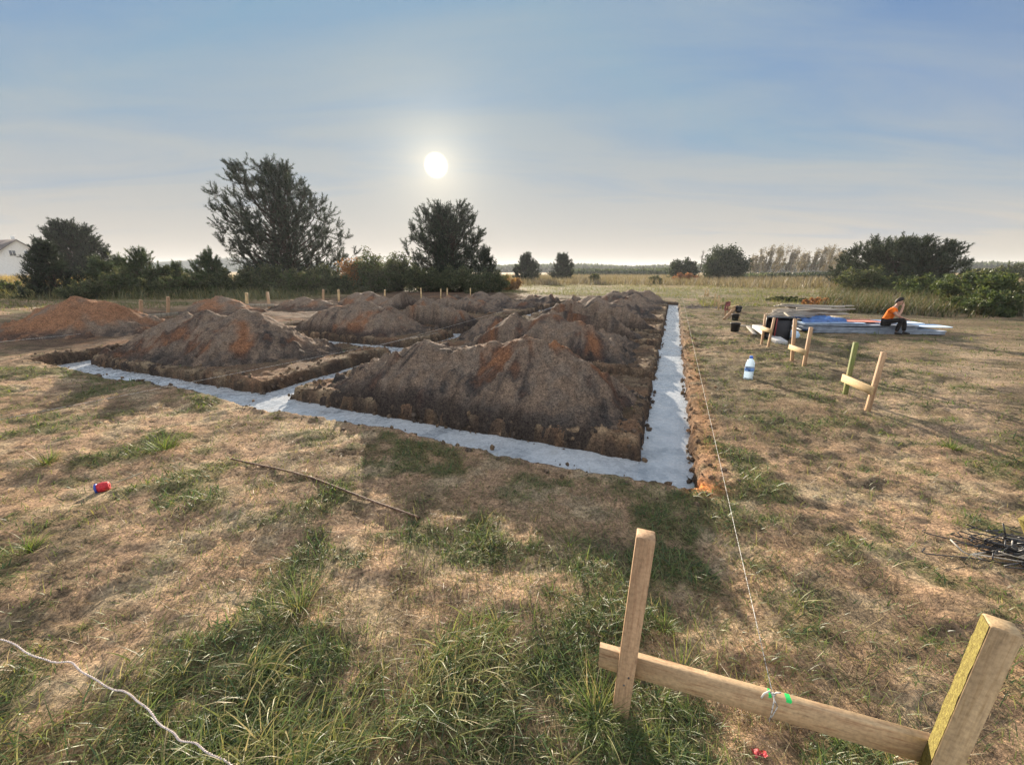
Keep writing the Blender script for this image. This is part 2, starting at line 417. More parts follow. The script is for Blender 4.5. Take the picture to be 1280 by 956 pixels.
# ------------------------------------------------------------------ concrete in the trenches
t = NT('concrete_material'); p = t.pos()
n1 = t.noise(p, 3, 6, .6); n2 = t.noise(p, 40, 4, .6); n3 = t.noise(p, 12, 5, .6)
c = t.ramp(n1, [(.3, (.24, .26, .28)), (.45, (.37, .39, .41)), (.58, (.44, .455, .47)), (.75, (.33, .335, .335))])
c = t.mix(1.0, c, t.ramp(n2, [(.3, (.8, .8, .8)), (.6, (1.05, 1.05, 1.05))]), 'MULTIPLY')
c = t.mix(t.ramp(t.noise(p, 1.7, 6, .65), [(.62, (0, 0, 0)), (.8, (.5, .5, .5))]), c, (.27, .22, .17))
t.princ(c, t.ramp(n3, [(.35, (.12, .12, .12)), (.65, (.4, .4, .4))]), n3, .3, .015, .5)
M_conc = t.m
cu = np.unique(np.concatenate([np.arange(-.3, 12, .1)] )); cw = np.arange(-.3, 21, .08)
u2, w2 = np.meshgrid(cu, cw, indexing='ij'); xy2 = to_xy(u2, w2)
zc2 = -.155 + .010 * fbm(xy2[..., 0] * 3, xy2[..., 1] * 3, 5, 4)
keep = trench_sd(u2, w2) < .14
fc = gridfaces(len(cu), len(cw))[:, ::-1]; fc = fc[keep.ravel()[fc].all(1)]
used = np.unique(fc); remap = np.full(u2.size, -1); remap[used] = np.arange(len(used))
Vc = np.stack([xy2[..., 0], xy2[..., 1], zc2], -1).reshape(-1, 3)[used]
nV = len(Vc)  # give it thickness
Vb = Vc.copy(); Vb[:, 2] = -.5
fc = remap[fc]
me = npmesh('concrete_foundation', np.concatenate([Vc, Vb]), [np.concatenate([fc, fc[:, ::-1] + nV])], smooth=True)
tag(link('concrete_foundation', me, M_conc), 'freshly poured pale grey concrete strip footing filling the dug trenches', 'foundation')

# ------------------------------------------------------------------ heaps of dug soil
TOP = np.array([.062, .056, .054]); SAND = np.array([.225, .165, .122]); ORG = np.array([.32, .15, .075]); GRY = np.array([.20, .165, .135])
def heap(name, label, peaks, slope=.74, mixs=(.5, .3), seed=0, res=.05, rad=.12, orange=0.0, dz=0.0, flank=None):
    pk = np.array([D(*q) for q in peaks]); pk[:, 2] += dz
    c = pk[:, :2].mean(0)
    hmax = pk[:, 2].max(); ext = hmax / slope + .55
    lo = (pk[:, :2] - ext).min(0) ; hi = (pk[:, :2] + ext).max(0)
    xs = np.arange(lo[0], hi[0], res); ys = np.arange(lo[1], hi[1], res)
    X, Y = np.meshgrid(xs, ys, indexing='ij')
    wx = .12 * fbm(X * .9, Y * .9, seed + 1, 3); wy = .12 * fbm(X * .9, Y * .9, seed + 2, 3)
    k = 9.5; acc = np.zeros_like(X)
    best = np.full(X.shape, -9.); ang = np.zeros_like(X); rad_ = np.zeros_like(X)
    for q in pk:
        dx = X + wx - q[0]; dy = Y + wy - q[1]; dd = np.sqrt(dx * dx + dy * dy + rad ** 2) - rad * .8
        a = np.arctan2(dy, dx)
        sl = slope * (1 + .12 * np.sin(a * 2 + seed) + .03 * np.sin(a * 5 + seed * 2))
        hgt = q[2] - sl * dd
        acc += np.exp(k * hgt); m = hgt > best; best = np.where(m, hgt, best); ang = np.where(m, a, ang); rad_ = np.where(m, dd, rad_)
    z = np.log(acc) / k - math.log(len(pk)) / k * .3
    # rills running down the slope, clods, apron of rolled lumps at the toe
    rill = fbm(ang * 6.0, rad_ * .7, seed + 5, 3)
    z = z + .014 * rill * ss(.05, .4, rad_) + .045 * fbm(X * 3.5, Y * 3.5, seed + 7, 4) + .028 * np.abs(fbm(X * 10, Y * 10, seed + 8, 3)) + .012 * pn(X * 24, Y * 24, seed + 9)
    z = np.where(z < .3, z - .25 * (.3 - z) * 0, z)
    toe = ss(.32, .0, z) * ss(-.35, 0.0, z)
    z = z + toe * (.10 * np.maximum(0, fbm(X * 5, Y * 5, seed + 11, 3)))
    z = np.where(z < .12, .12 + (z - .12) * .55, z)
    lump = np.maximum(0, fbm(X * 8, Y * 8, seed + 13, 2) - .25) * .14 * ss(.9, .1, z); z = z + lump
    # clods: rounded lumps thrown over the surface, denser towards the toe
    r2 = np.random.default_rng(seed + 99); nc = int(min(1800, (hi - lo).prod() * 42))
    for q in range(nc):
        a_ = r2.uniform(lo[0], hi[0]); b_ = r2.uniform(lo[1], hi[1]); ia = int((a_ - lo[0]) / res); ib = int((b_ - lo[1]) / res)
        rr = min(.11, .022 + .03 * r2.exponential(.75)); k_ = int(rr / res) + 1
        if ia < k_ or ib < k_ or ia >= len(xs) - k_ or ib >= len(ys) - k_ or z[ia, ib] < -.03: continue
        if z[ia, ib] > .35 and r2.random() > .30: continue
        s_ = (slice(ia - k_, ia + k_ + 1), slice(ib - k_, ib + k_ + 1)); q2 = ((X[s_] - a_) ** 2 + (Y[s_] - b_) ** 2) / rr ** 2
        z[s_] += np.sqrt(np.maximum(0, 1 - q2)) * rr * .75
    # keep it inside its own plot: sink below the trench edge
    uw = to_uw(np.stack([X, Y], -1)); d = trench_sd(uw[..., 0], uw[..., 1]) + .05 * fbm(X * 4, Y * 4, seed + 15, 2)
    z = np.where(d < .16, np.minimum(z, .0 + ss(.0, .16, d) * .3 - ss(.03, -.03, d) * .6), z)
    ap = uw[..., 0] - .48 + .12 * fbm(X * 2, Y * 2, seed + 17, 3)   # flat apron kept clear beside the right trench
    z = np.where((ap < .55) & (uw[..., 1] > -.5), np.minimum(z, .02 + .05 * np.maximum(0, fbm(X * 6, Y * 6, seed + 18, 2)) + 1.0 * ss(.15, .75, ap)), z)
    g = ground_z(X, Y, False)
    s1 = .45 * fbm(ang * 4.2, rad_ * .45, seed + 21, 4) + .7 * fbm(X * 1.6, Y * 1.6, seed + 27, 4); s2 = fbm(X * 1.1, Y * 1.1, seed + 23, 4); s3 = fbm(X * 5, Y * 5, seed + 25, 4)
    c0 = np.broadcast_to(SAND * (1 + .0), X.shape + (3,)).copy()
    c0 = lerp(c0, GRY, ss(-.3, .4, s3) * .6)
    c0 = lerp(c0, TOP, ss(.45 - mixs[0], 1.0 - mixs[0], s1 + .6 * s2 + .2 * s3))
    c0 = lerp(c0, ORG, ss(.7 - orange, 1.5 - orange, s2 + .45 * s1 + .35 * s3 + .30 + .5 * ss(.25, -.1, rad_)) * .75)
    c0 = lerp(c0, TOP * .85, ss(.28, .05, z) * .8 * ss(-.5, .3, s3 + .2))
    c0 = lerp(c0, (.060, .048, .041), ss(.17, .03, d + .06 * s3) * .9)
    f = gridfaces(len(xs), len(ys))
    ok = (z > g - .05).ravel(); f = f[ok[f].any(1)]
    used = np.unique(f); rm = np.full(X.size, -1); rm[used] = np.arange(len(used))
    V = np.stack([X - c[0], Y - c[1], z], -1).reshape(-1, 3)[used]
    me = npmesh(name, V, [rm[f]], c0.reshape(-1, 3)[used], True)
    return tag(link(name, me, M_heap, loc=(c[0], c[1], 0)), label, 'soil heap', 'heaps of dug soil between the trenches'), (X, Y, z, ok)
HEAPS = [
 ('widest grey brown soil heap filling the front corner plot beside the concrete', [(655,415,5.2),(532,419,5.6),(690,428,5.1),(596,424,5.45),(478,446,5.8)], .80, (.42,0), .16, .026),
 ('dark soil heap with an orange right flank behind the left front trench', [(302,382,8.3),(262,385,8.5),(228,390,8.7),(330,398,8.15),(205,402,8.8)], .76, (.42,0), .30, .035),
 ('reddish orange soil heap at the left edge outside the trenches', [(95,368,11.3),(135,375,11.5),(62,384,11.2),(30,402,11.0)], .70, (.05,0), 1.1, .05),
 ('grey brown double topped heap directly behind the widest front heap', [(640,390,8.3),(688,388,8.1),(727,400,7.9)], .84, (.48,0), .12, .04),
 ('brown heap with rounded top behind the left pair of front heaps', [(455,374,11.6),(425,379,11.5),(483,380,11.4),(405,388,11.4)], .76, (.30,0), .30, .045),
 ('low dark heap between the two columns of plots, left of the string', [(628,389,10.6),(610,397,10.4),(645,394,10.4)], .78, (.55,0), .05, .05),
 ('brown heap with pale crest on the third plot along the right trench', [(752,386,10.0),(712,383,10.2),(688,386,10.6)], .74, (.45,0), .15, .06),
 ('peaked tan heap on the fourth plot along the right trench', [(708,374,12.4),(748,376,12.2),(776,384,12.0)], .74, (.40,0), .2, .07),
 ('dark brown heap on the fifth plot along the right trench', [(748,370,15.2),(779,372,15.2),(712,373,15.3)], .72, (.5,0), .1, .08),
 ('dark heap on the sixth plot along the right trench', [(765,364,18.4),(793,366,18.3),(740,368,18.5)], .72, (.5,0), .1, .09),
 ('last dark heap at the far end of the right trench', [(790,361,21.6),(807,362,21.8),(768,362,21.7)], .72, (.55,0), .05, .1),
 ('smooth rounded heap right of the brown rounded one, third row of left plots', [(545,376,12.6),(572,386,12.3),(517,379,12.8),(590,396,12.2)], .70, (.4,0), .15, .055),
 ('pointed reddish brown heap in front of the middle pine, left one', [(513,361,18.8),(500,368,18.4),(528,370,18.6)], .72, (.3,0), .35, .09),
 ('broad purplish brown heap in front of the middle pine', [(560,368,17.8),(585,369,17.6),(600,374,17.2)], .68, (.4,0), .15, .09),
 ('small brown heap right of the middle pine behind the broad heap', [(640,368,19.5),(660,370,19.2),(620,371,19.4)], .7, (.45,0), .1, .09),
 ('distant brown heap under the orange shrub', [(600,363,22.5),(625,364,22.6),(575,364,23)], .68, (.45,0), .15, .11),
 ('distant dark heap left of the far end of the trench rows', [(690,364,21.8),(665,363,22.5),(715,366,21.5)], .7, (.55,0), .05, .11),
 ('reddish heap beyond the dark heap, between the two left batter boards', [(275,369,16.6),(258,374,16.6),(292,374,16.6)], .66, (.1,0), .8, .08),
 ('rounded brown heap beyond the left trench beside the second batter board', [(382,370,18.6),(402,374,18.4),(362,375,18.6)], .64, (.2,0), .5, .09),
 ('flat topped brown heap left of the pointed reddish brown heap', [(460,363,19.6),(445,365,19.8),(480,370,19.4)], .68, (.3,0), .35, .09),
]
for i, (lab, pk, sl, mx, og, rs) in enumerate(HEAPS):
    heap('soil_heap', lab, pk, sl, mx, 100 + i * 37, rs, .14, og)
tag(heap('soil_heap', 'small flat dark dirt heap on the grass near the far batter boards', [(882,375,19.0),(888,375.5,19.0)], .5, (.8, 0), 990, .05, .1, 0)[0])
# ------------------------------------------------------------------ grass, straw and weeds
def blades(P, head, L, wid, th0, th1, col, nseg=3, tipcol=1.15):
    n = len(P); s = np.linspace(0, 1, nseg + 1)
    th = th0[:, None] + (th1 - th0)[:, None] * s[None]
    ds = L[:, None] / nseg
    hx = np.concatenate([np.zeros((n, 1)), np.cumsum(np.sin(th[:, 1:]) * ds, 1)], 1)
    hz_ = np.concatenate([np.zeros((n, 1)), np.cumsum(np.cos(th[:, 1:]) * ds, 1)], 1)
    c, s_ = np.cos(head)[:, None], np.sin(head)[:, None]
    X = P[:, 0:1] + hx * c; Y = P[:, 1:2] + hx * s_; Z = P[:, 2:3] + np.maximum(hz_, -.01 + 0 * hz_)
    wv = wid[:, None] * (1 - s[None] ** 1.6 * .95) / 2
    tw = rng.uniform(-.6, .6, n)[:, None]
    ax, ay = -s_ * np.cos(tw), c * np.cos(tw)
    V = np.stack([np.stack([X - ax * wv, Y - ay * wv, Z - np.sin(tw) * wv], -1), np.stack([X + ax * wv, Y + ay * wv, Z + np.sin(tw) * wv], -1)], 2)
    V = V.reshape(-1, 3)
    m = (nseg + 1) * 2; b = (np.arange(n) * m)[:, None]; k = np.arange(nseg)[None] * 2
    f = np.stack([b + k, b + k + 1, b + k + 3, b + k + 2], -1).reshape(-1, 4)
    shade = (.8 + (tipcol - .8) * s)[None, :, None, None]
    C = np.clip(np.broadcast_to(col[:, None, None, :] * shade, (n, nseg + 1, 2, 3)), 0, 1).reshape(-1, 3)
    return V, f, C
class Veg:
    def __init__(s): s.V = []; s.F = []; s.C = []; s.n = 0
    def add(s, V, f, C): s.V.append(V); s.F.append(f + s.n); s.C.append(C); s.n += len(V)
    def build(s, name, mat, parent=None, loc=None):
        by = {}
        for f in s.F: by.setdefault(f.shape[1], []).append(f)
        V = np.concatenate(s.V)
        if loc is not None: V = V - np.array(loc)
        return link(name, npmesh(name, V, [np.concatenate(x) for x in by.values()], np.concatenate(s.C)), mat, parent, loc)
def free(x, y, clear=.10):
    """keep plants off the trenches and the dug soil"""
    uw = to_uw(np.stack([x, y], -1)); u, w = uw[..., 0], uw[..., 1]
    d = trench_sd(u, w); ins = inside(u, w)
    dug = (u > 11) & (u < 22) & (w > -.6) & (w < 25)
    return (d > clear) & ~((ins > .3) & (rng.random(x.shape) > .05)) & ~(dug & (rng.random(x.shape) > .06))
def scatter(n, r0, r1, a0=-62, a1=62):
    r = np.exp(rng.uniform(math.log(r0), math.log(r1), n)); a = R(1) * rng.uniform(a0, a1, n)
    return np.sin(a) * r, np.cos(a) * r - .25, r
def cmixn(n, *cols):
    cols = np.array(cols); i = rng.integers(0, len(cols), n); j = rng.integers(0, len(cols), n); t_ = rng.random(n)[:, None]
    return (cols[i] * (1 - t_) + cols[j] * t_) * rng.uniform(.75, 1.25, n)[:, None]
STRAW = [(.32, .24, .14), (.41, .32, .195), (.25, .17, .10), (.28, .225, .12), (.20, .13, .08)]
GREEN = [(.10, .16, .04), (.14, .19, .05), (.07, .115, .035), (.18, .20, .06), (.055, .09, .03)]
DGREEN = [(.05, .09, .035), (.07, .12, .045), (.04, .07, .03), (.08, .11, .04)]
def patch(x, y): return fbm(x * 1.3, y * 1.3, 101, 4)   # same field that tints the soil green
def lush(x, y):
    """bottom-left corner of long grass, and clumps"""
    a = np.exp(-(((x + 1.35) / 1.15) ** 2 + ((y - .85) / .62) ** 2)) + .55 * np.exp(-(((x + .15) / .45) ** 2 + ((y - 1.25) / .35) ** 2))
    return a + .35 * fbm(x * 2.6, y * 2.6, 201, 4) * 2.1
near_ = Veg()
# lying straw
x, y, r = scatter(120000, .75, 26)
k = free(x, y) & (rng.random(x.size) < .25 + .6 * ss(-.4, .4, fbm(x * 2.2, y * 2.2, 211, 3)))
x, y, r = x[k], y[k], r[k]; n = len(x)
sc = np.clip(.55 + r * .17, .6, 3.2)
z = ground_z(x, y) + .004
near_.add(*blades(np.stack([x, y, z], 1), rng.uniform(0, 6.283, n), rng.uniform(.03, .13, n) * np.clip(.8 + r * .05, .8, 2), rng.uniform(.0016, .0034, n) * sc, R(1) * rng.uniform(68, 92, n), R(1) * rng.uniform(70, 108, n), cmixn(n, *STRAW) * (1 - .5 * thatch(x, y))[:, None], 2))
# short standing dry grass
x, y, r = scatter(50000, .75, 30)
k = free(x, y) & (fbm(x * .8, y * .8, 221, 4) + .25 * rng.standard_normal(x.size) > .05)
x, y, r = x[k], y[k], r[k]; n = len(x); z = ground_z(x, y)
sc = np.clip(.55 + r * .17, .6, 3.4)
near_.add(*blades(np.stack([x, y, z], 1), rng.uniform(0, 6.283, n), rng.uniform(.03, .10, n) * np.clip(.8 + r * .03, .8, 1.6), rng.uniform(.0016, .003, n) * sc, R(1) * rng.uniform(0, 50, n), R(1) * rng.uniform(40, 110, n), cmixn(n, *STRAW, (.17, .18, .06), (.22, .21, .075)) * (1 - .45 * thatch(x, y))[:, None], 2))
tag(near_.build('dry_grass', M_veg), 'dry straw and short yellow grass lying on the sandy ground', 'dry grass', kind='stuff')
# green weeds: leafy clumps tall enough to throw long evening shadows
gv = Veg()
x, y, r = scatter(170000, .7, 30)
pt = fbm(x * 1.3, y * 1.3, 101, 4) + .5 * fbm(x * 3.6, y * 3.6, 83, 3)
k = free(x, y) & (pt + .16 * rng.standard_normal(x.size) > .22)
x, y, r, pt = x[k], y[k], r[k], pt[k]; n = len(x); z = ground_z(x, y)
sc = np.clip(.6 + r * .16, .6, 3.2)
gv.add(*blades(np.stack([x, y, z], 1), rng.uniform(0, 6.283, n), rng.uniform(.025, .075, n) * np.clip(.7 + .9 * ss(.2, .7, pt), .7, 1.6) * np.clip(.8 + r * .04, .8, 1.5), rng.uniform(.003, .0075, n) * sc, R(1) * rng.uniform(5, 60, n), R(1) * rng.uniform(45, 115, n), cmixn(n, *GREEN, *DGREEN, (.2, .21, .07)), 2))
# sparse green blades everywhere
x, y, r = scatter(60000, .7, 26); k = free(x, y) & (fbm(x * 2.4, y * 2.4, 205, 3) > -.15); x, y, r = x[k], y[k], r[k]; n = len(x); z = ground_z(x, y)
sc = np.clip(.55 + r * .16, .6, 3.2)
gv.add(*blades(np.stack([x, y, z], 1), rng.uniform(0, 6.283, n), rng.uniform(.02, .10, n), rng.uniform(.002, .004, n) * sc, R(1) * rng.uniform(0, 40, n), R(1) * rng.uniform(30, 100, n), cmixn(n, *GREEN, (.26, .24, .1)), 2))
tag(gv.build('weeds', M_veg), 'low green weeds and short grass in patches on the sand', 'weeds', kind='stuff')
# long grass: thick at bottom left, thinner tussocks over the rest of the foreground
lg = Veg()
x, y, r = scatter(72000, .5, 5.5, -75, 65)
lu = lush(x, y) + .42 * ss(.25, .75, fbm(x * 1.7, y * 1.7, 231, 4)) * ss(5.5, 1.5, r)
k = (lu + .15 * rng.standard_normal(x.size) > .66) & free(x, y)
x, y, lu = x[k], y[k], lu[k]; n = len(x); z = ground_z(x, y)
hd = np.where(rng.random(n) < .5, rng.normal(.3, .9, n), rng.uniform(0, 6.283, n))
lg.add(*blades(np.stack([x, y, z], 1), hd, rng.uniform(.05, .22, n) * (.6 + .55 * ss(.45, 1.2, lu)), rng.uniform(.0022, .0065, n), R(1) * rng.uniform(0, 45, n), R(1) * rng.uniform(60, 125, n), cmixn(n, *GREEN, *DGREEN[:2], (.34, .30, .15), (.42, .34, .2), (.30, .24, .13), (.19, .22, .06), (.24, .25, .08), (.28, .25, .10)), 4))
tag(lg.build('long_grass', M_veg), 'long tangled green grass in the foreground, thickest at bottom left', 'long grass', kind='stuff')
# loose clods and crumbs along the trench rims and round the heaps
def clods(n):
    V0 = np.array([(0, 0, 1), (.9, 0, .3), (.28, .85, .3), (-.73, .53, .3), (-.73, -.53, .3), (.28, -.85, .3), (.6, .5, -.6), (-.4, .7, -.6), (-.75, -.1, -.6), (-.1, -.75, -.6), (.7, -.4, -.6)])
    Fc = np.array([(0, 1, 2), (0, 2, 3), (0, 3, 4), (0, 4, 5), (0, 5, 1), (1, 6, 2), (2, 7, 3), (3, 8, 4), (4, 9, 5), (5, 10, 1), (2, 6, 7), (3, 7, 8), (4, 8, 9), (5, 9, 10), (1, 10, 6)])
    u = rng.uniform(-.5, 12, n); w = rng.uniform(-.4, 14, n) * rng.random(n) ** .3; d = trench_sd(u, w)
    out = (u < -.05) | (w < -.02)
    k = (d < .45) & (d > -.05) & (rng.random(n) < np.where(out, np.exp(-np.abs(d) / .16) * .45, np.exp(-np.abs(d) / .2)))
    u, w, d = u[k], w[k], d[k]; xy_ = to_xy(u, w); x, y = xy_[:, 0], xy_[:, 1]; n = len(x)
    s_ = .004 + .007 * rng.exponential(1, n) ** 1.5; s_ = np.minimum(s_, .032)
    z = np.where(d < .03, np.where(rng.random(n) < .6, -.15, rng.uniform(-.14, .0, n)), ground_z(x, y)) + s_ * .3
    d_ok = None
    a = rng.uniform(0, 6.283, n); ca, sa = np.cos(a), np.sin(a)
    L = V0[None] * s_[:, None, None] * rng.uniform(.65, 1.3, (n, 11, 1)) * rng.uniform(.7, 1.2, (n, 1, 3))
    V = np.stack([L[..., 0] * ca[:, None] - L[..., 1] * sa[:, None] + x[:, None], L[..., 0] * sa[:, None] + L[..., 1] * ca[:, None] + y[:, None], L[..., 2] + z[:, None]], -1)
    C = cmixn(n, (.10, .08, .065), (.15, .11, .08), (.2, .14, .09)); org = (u < .02) & (w > 0); C[org] = cmixn(int(org.sum()), (.26, .15, .085), (.18, .12, .08), (.12, .09, .07))
    return V.reshape(-1, 3), (Fc[None] + (np.arange(n) * 11)[:, None, None]).reshape(-1, 3), np.repeat(C, 11, 0)
cv = Veg(); cv.add(*clods(42000)); tag(cv.build('soil_clods', M_soil), 'loose clods and crumbs of soil along the trench edges', 'clods', kind='stuff')
# single tufts
TUFTS = [(205, 560, .24, 170, 'bright green grass tuft standing alone above the red reel', 0), (712, 682, .13, 80, 'small green grass tuft left of the front wooden board', 0),
         (372, 760, .17, 130, 'pale spiky grass tuft below the steel rod', 1), (745, 905, .16, 150, 'grass tuft at the foot of the left front post', 1),
         (830, 790, .07, 120, 'leafy green tuft just right of the left front post', 0), (850, 840, .14, 90, 'drooping tuft behind the front board', 1), (40, 690, .12, 140, 'broad dark green tuft at the left edge', 0), (690, 745, .06, 160, 'low leafy plant patch between tuft and front post', 0),
         (1190, 560, .12, 110, 'green tuft on the right below the greenish stake', 0), (60, 580, .14, 160, 'yellowish tuft left of the red reel', 1), (1065, 870, .10, 14, 'thin upright blades behind the front board', 0)]
for px, py, hh, nb, lab, dry in TUFTS:
    g = G(px, py); z0 = gzp(g[0], g[1]); v = Veg()
    a = rng.uniform(0, 6.283, nb); q = np.abs(rng.normal(0, .45, nb)) * hh * .7
    P = np.stack([np.cos(a) * q, np.sin(a) * q, np.full(nb, -.01)], 1)
    cols = cmixn(nb, *GREEN, *((STRAW[:2] + [(.2, .22, .07)]) if dry else [(.2, .24, .06)]))
    v.add(*blades(P, a + rng.normal(0, .5, nb), rng.uniform(.4, 1.25, nb) * hh * 1.15, rng.uniform(.0018, .0042, nb) * (1.3 if hh < .09 else 1) * max(1, np.hypot(*g[:2]) * .28), R(1) * rng.uniform(0, 35, nb), R(1) * rng.uniform(40, 120, nb), cols, 4))
    tag(v.build('grass_tuft', M_veg, loc=None), lab, 'grass tuft').location = (g[0], g[1], z0)
# meadow beyond the site: green strip, dry tall grass band, reeds at right
fm = Veg()
def clump(n, xf, yf, hl, wl, cols, th=(0, 25, 20, 80), zoff=0, veg=None, nseg=2):
    x = xf; y = yf; k = free(x, y, .3); x, y = x[k], y[k]; n = len(x)
    veg.add(*blades(np.stack([x, y, ground_z(x, y, False) - .02], 1), rng.uniform(0, 6.283, n), rng.uniform(*hl, n), rng.uniform(*wl, n), R(1) * rng.uniform(th[0], th[1], n), R(1) * rng.uniform(th[2], th[3], n), cmixn(n, *cols), nseg))
r = np.exp(rng.uniform(math.log(16), math.log(60), 120000)); a = R(1) * rng.uniform(-58, 58, 120000)
x, y = np.sin(a) * r, np.cos(a) * r
uw = to_uw(np.stack([x, y], -1)); k = (fbm(x * .25, y * .25, 301, 3) > -.5 + .6 * rng.random(x.size)) & ~((uw[:, 0] > -1) & (uw[:, 0] < 22) & (uw[:, 1] < 24)) & (y > 17 - .0 * x) & ~((x > 5) & (y < 19))
clump(0, x[k], y[k], (.08, .3), (.012, .03), [(.10, .12, .035), (.14, .155, .05), (.08, .095, .035), (.18, .15, .075)], veg=fm)
tag(fm.build('meadow_grass', M_veg), 'short green grass growing past the far end of the trenches', 'meadow grass', kind='stuff')
ft = Veg()
r = rng.uniform(42, 120, 70000) ; a = R(1) * rng.uniform(-60, 60, 70000); x, y = np.sin(a) * r, np.cos(a) * r
k = (r > 46 + 6 * fbm(x * .05, y * .05, 311, 3)); x, y = x[k], y[k]
clump(0, x, y, (.5, 1.1), (.03, .08), [(.19, .15, .10), (.23, .19, .13), (.15, .115, .078), (.13, .12, .07)], th=(0, 15, 10, 60), veg=ft)
tag(ft.build('dry_field', M_leaf), 'tall dry tan grass field stretching to the far tree line', 'dry field', kind='stuff')
rd = Veg()
n = 15000; tq = rng.random(n); px = 1035 + 290 * tq; Yd = 14.3 + 2.6 * np.clip((1280 - px) / 240, 0, 1) + rng.random(n) ** 1.4 * 16
px += rng.normal(0, 6, n)
x = (px - 640) / F * Yd * cp; y = Yd
k = fbm(x * .3, y * .3, 321, 3) + .3 * rng.standard_normal(n) > -.1; x, y = x[k], y[k];
clump(0, x, y, (.3, .95), (.012, .035), [(.15, .115, .07), (.19, .155, .10), (.11, .085, .055), (.075, .085, .04), (.055, .072, .033), (.07, .09, .038)], th=(0, 20, 20, 80), veg=rd, nseg=3)
tag(rd.build('dry_reeds', M_leaf), 'tall dry reeds and grasses behind the seated worker', 'reeds', kind='stuff')
rl = Veg()
n = 9000; px = rng.uniform(-40, 450, n); Yd = rng.uniform(24, 33, n)
x = (px - 640) / F * Yd * cp; clump(0, x, Yd, (.3, .9), (.015, .04), [(.12, .13, .06), (.16, .15, .07), (.24, .2, .09), (.08, .1, .05)], th=(0, 20, 20, 70), veg=rl)
n = 5000; px = rng.uniform(-60, 130, n); Yd = rng.uniform(34, 60, n); x = (px - 640) / F * Yd
clump(0, x, Yd, (.7, 1.5), (.03, .07), [(.42, .31, .12), (.36, .27, .1), (.3, .2, .08)], th=(0, 15, 10, 60), veg=rl)
tag(rl.build('rough_grass', M_leaf), 'rough tall grass below the shrubs on the left', 'rough grass', kind='stuff')

# ------------------------------------------------------------------ trees and shrubs
def tufts(P, Dr, size, k, col, wid, spread=.75):
    """needle or leaf sprays: k thin kites per point"""
    n = len(P); Dn = Dr / (np.linalg.norm(Dr, axis=1)[:, None] + 1e-9)
    d = Dn[:, None] + rng.normal(0, spread, (n, k, 3)); d /= np.linalg.norm(d, axis=2)[..., None]
    L = (size[:, None] * rng.uniform(.6, 1.2, (n, k)))[..., None]
    s = np.cross(d, rng.normal(0, 1, (n, k, 3))); s /= np.linalg.norm(s, axis=2)[..., None] + 1e-9
    wv = s * (np.broadcast_to(wid, (n,))[:, None, None] * rng.uniform(.7, 1.3, (n, k, 1)))
    p = P[:, None] + d * 0
    V = np.stack([p, p + d * L * .5 + wv, p + d * L, p + d * L * .5 - wv], 2).reshape(-1, 3)
    f = np.arange(n * k * 4).reshape(-1, 4)
    C = np.broadcast_to((col[:, None] * rng.uniform(.75, 1.3, (n, k, 1)))[:, :, None], (n, k, 4, 3)).reshape(-1, 3)
    return V, f, C
def curve(p0, d0, L, n, up, wob):
    pts = [np.array(p0, float)]; d = np.array(d0, float)
    for i in range(n):
        d = d + np.array([0, 0, up / n]) + rng.normal(0, wob, 3); d /= np.linalg.norm(d)
        pts.append(pts[-1] + d * L / n)
    return np.array(pts)
GRN_P = np.array([(.018, .028, .016), (.026, .039, .020), (.014, .022, .013), (.036, .048, .025)])
def prof(pts, t): return np.interp(t, [p[0] for p in pts], [p[1] for p in pts])
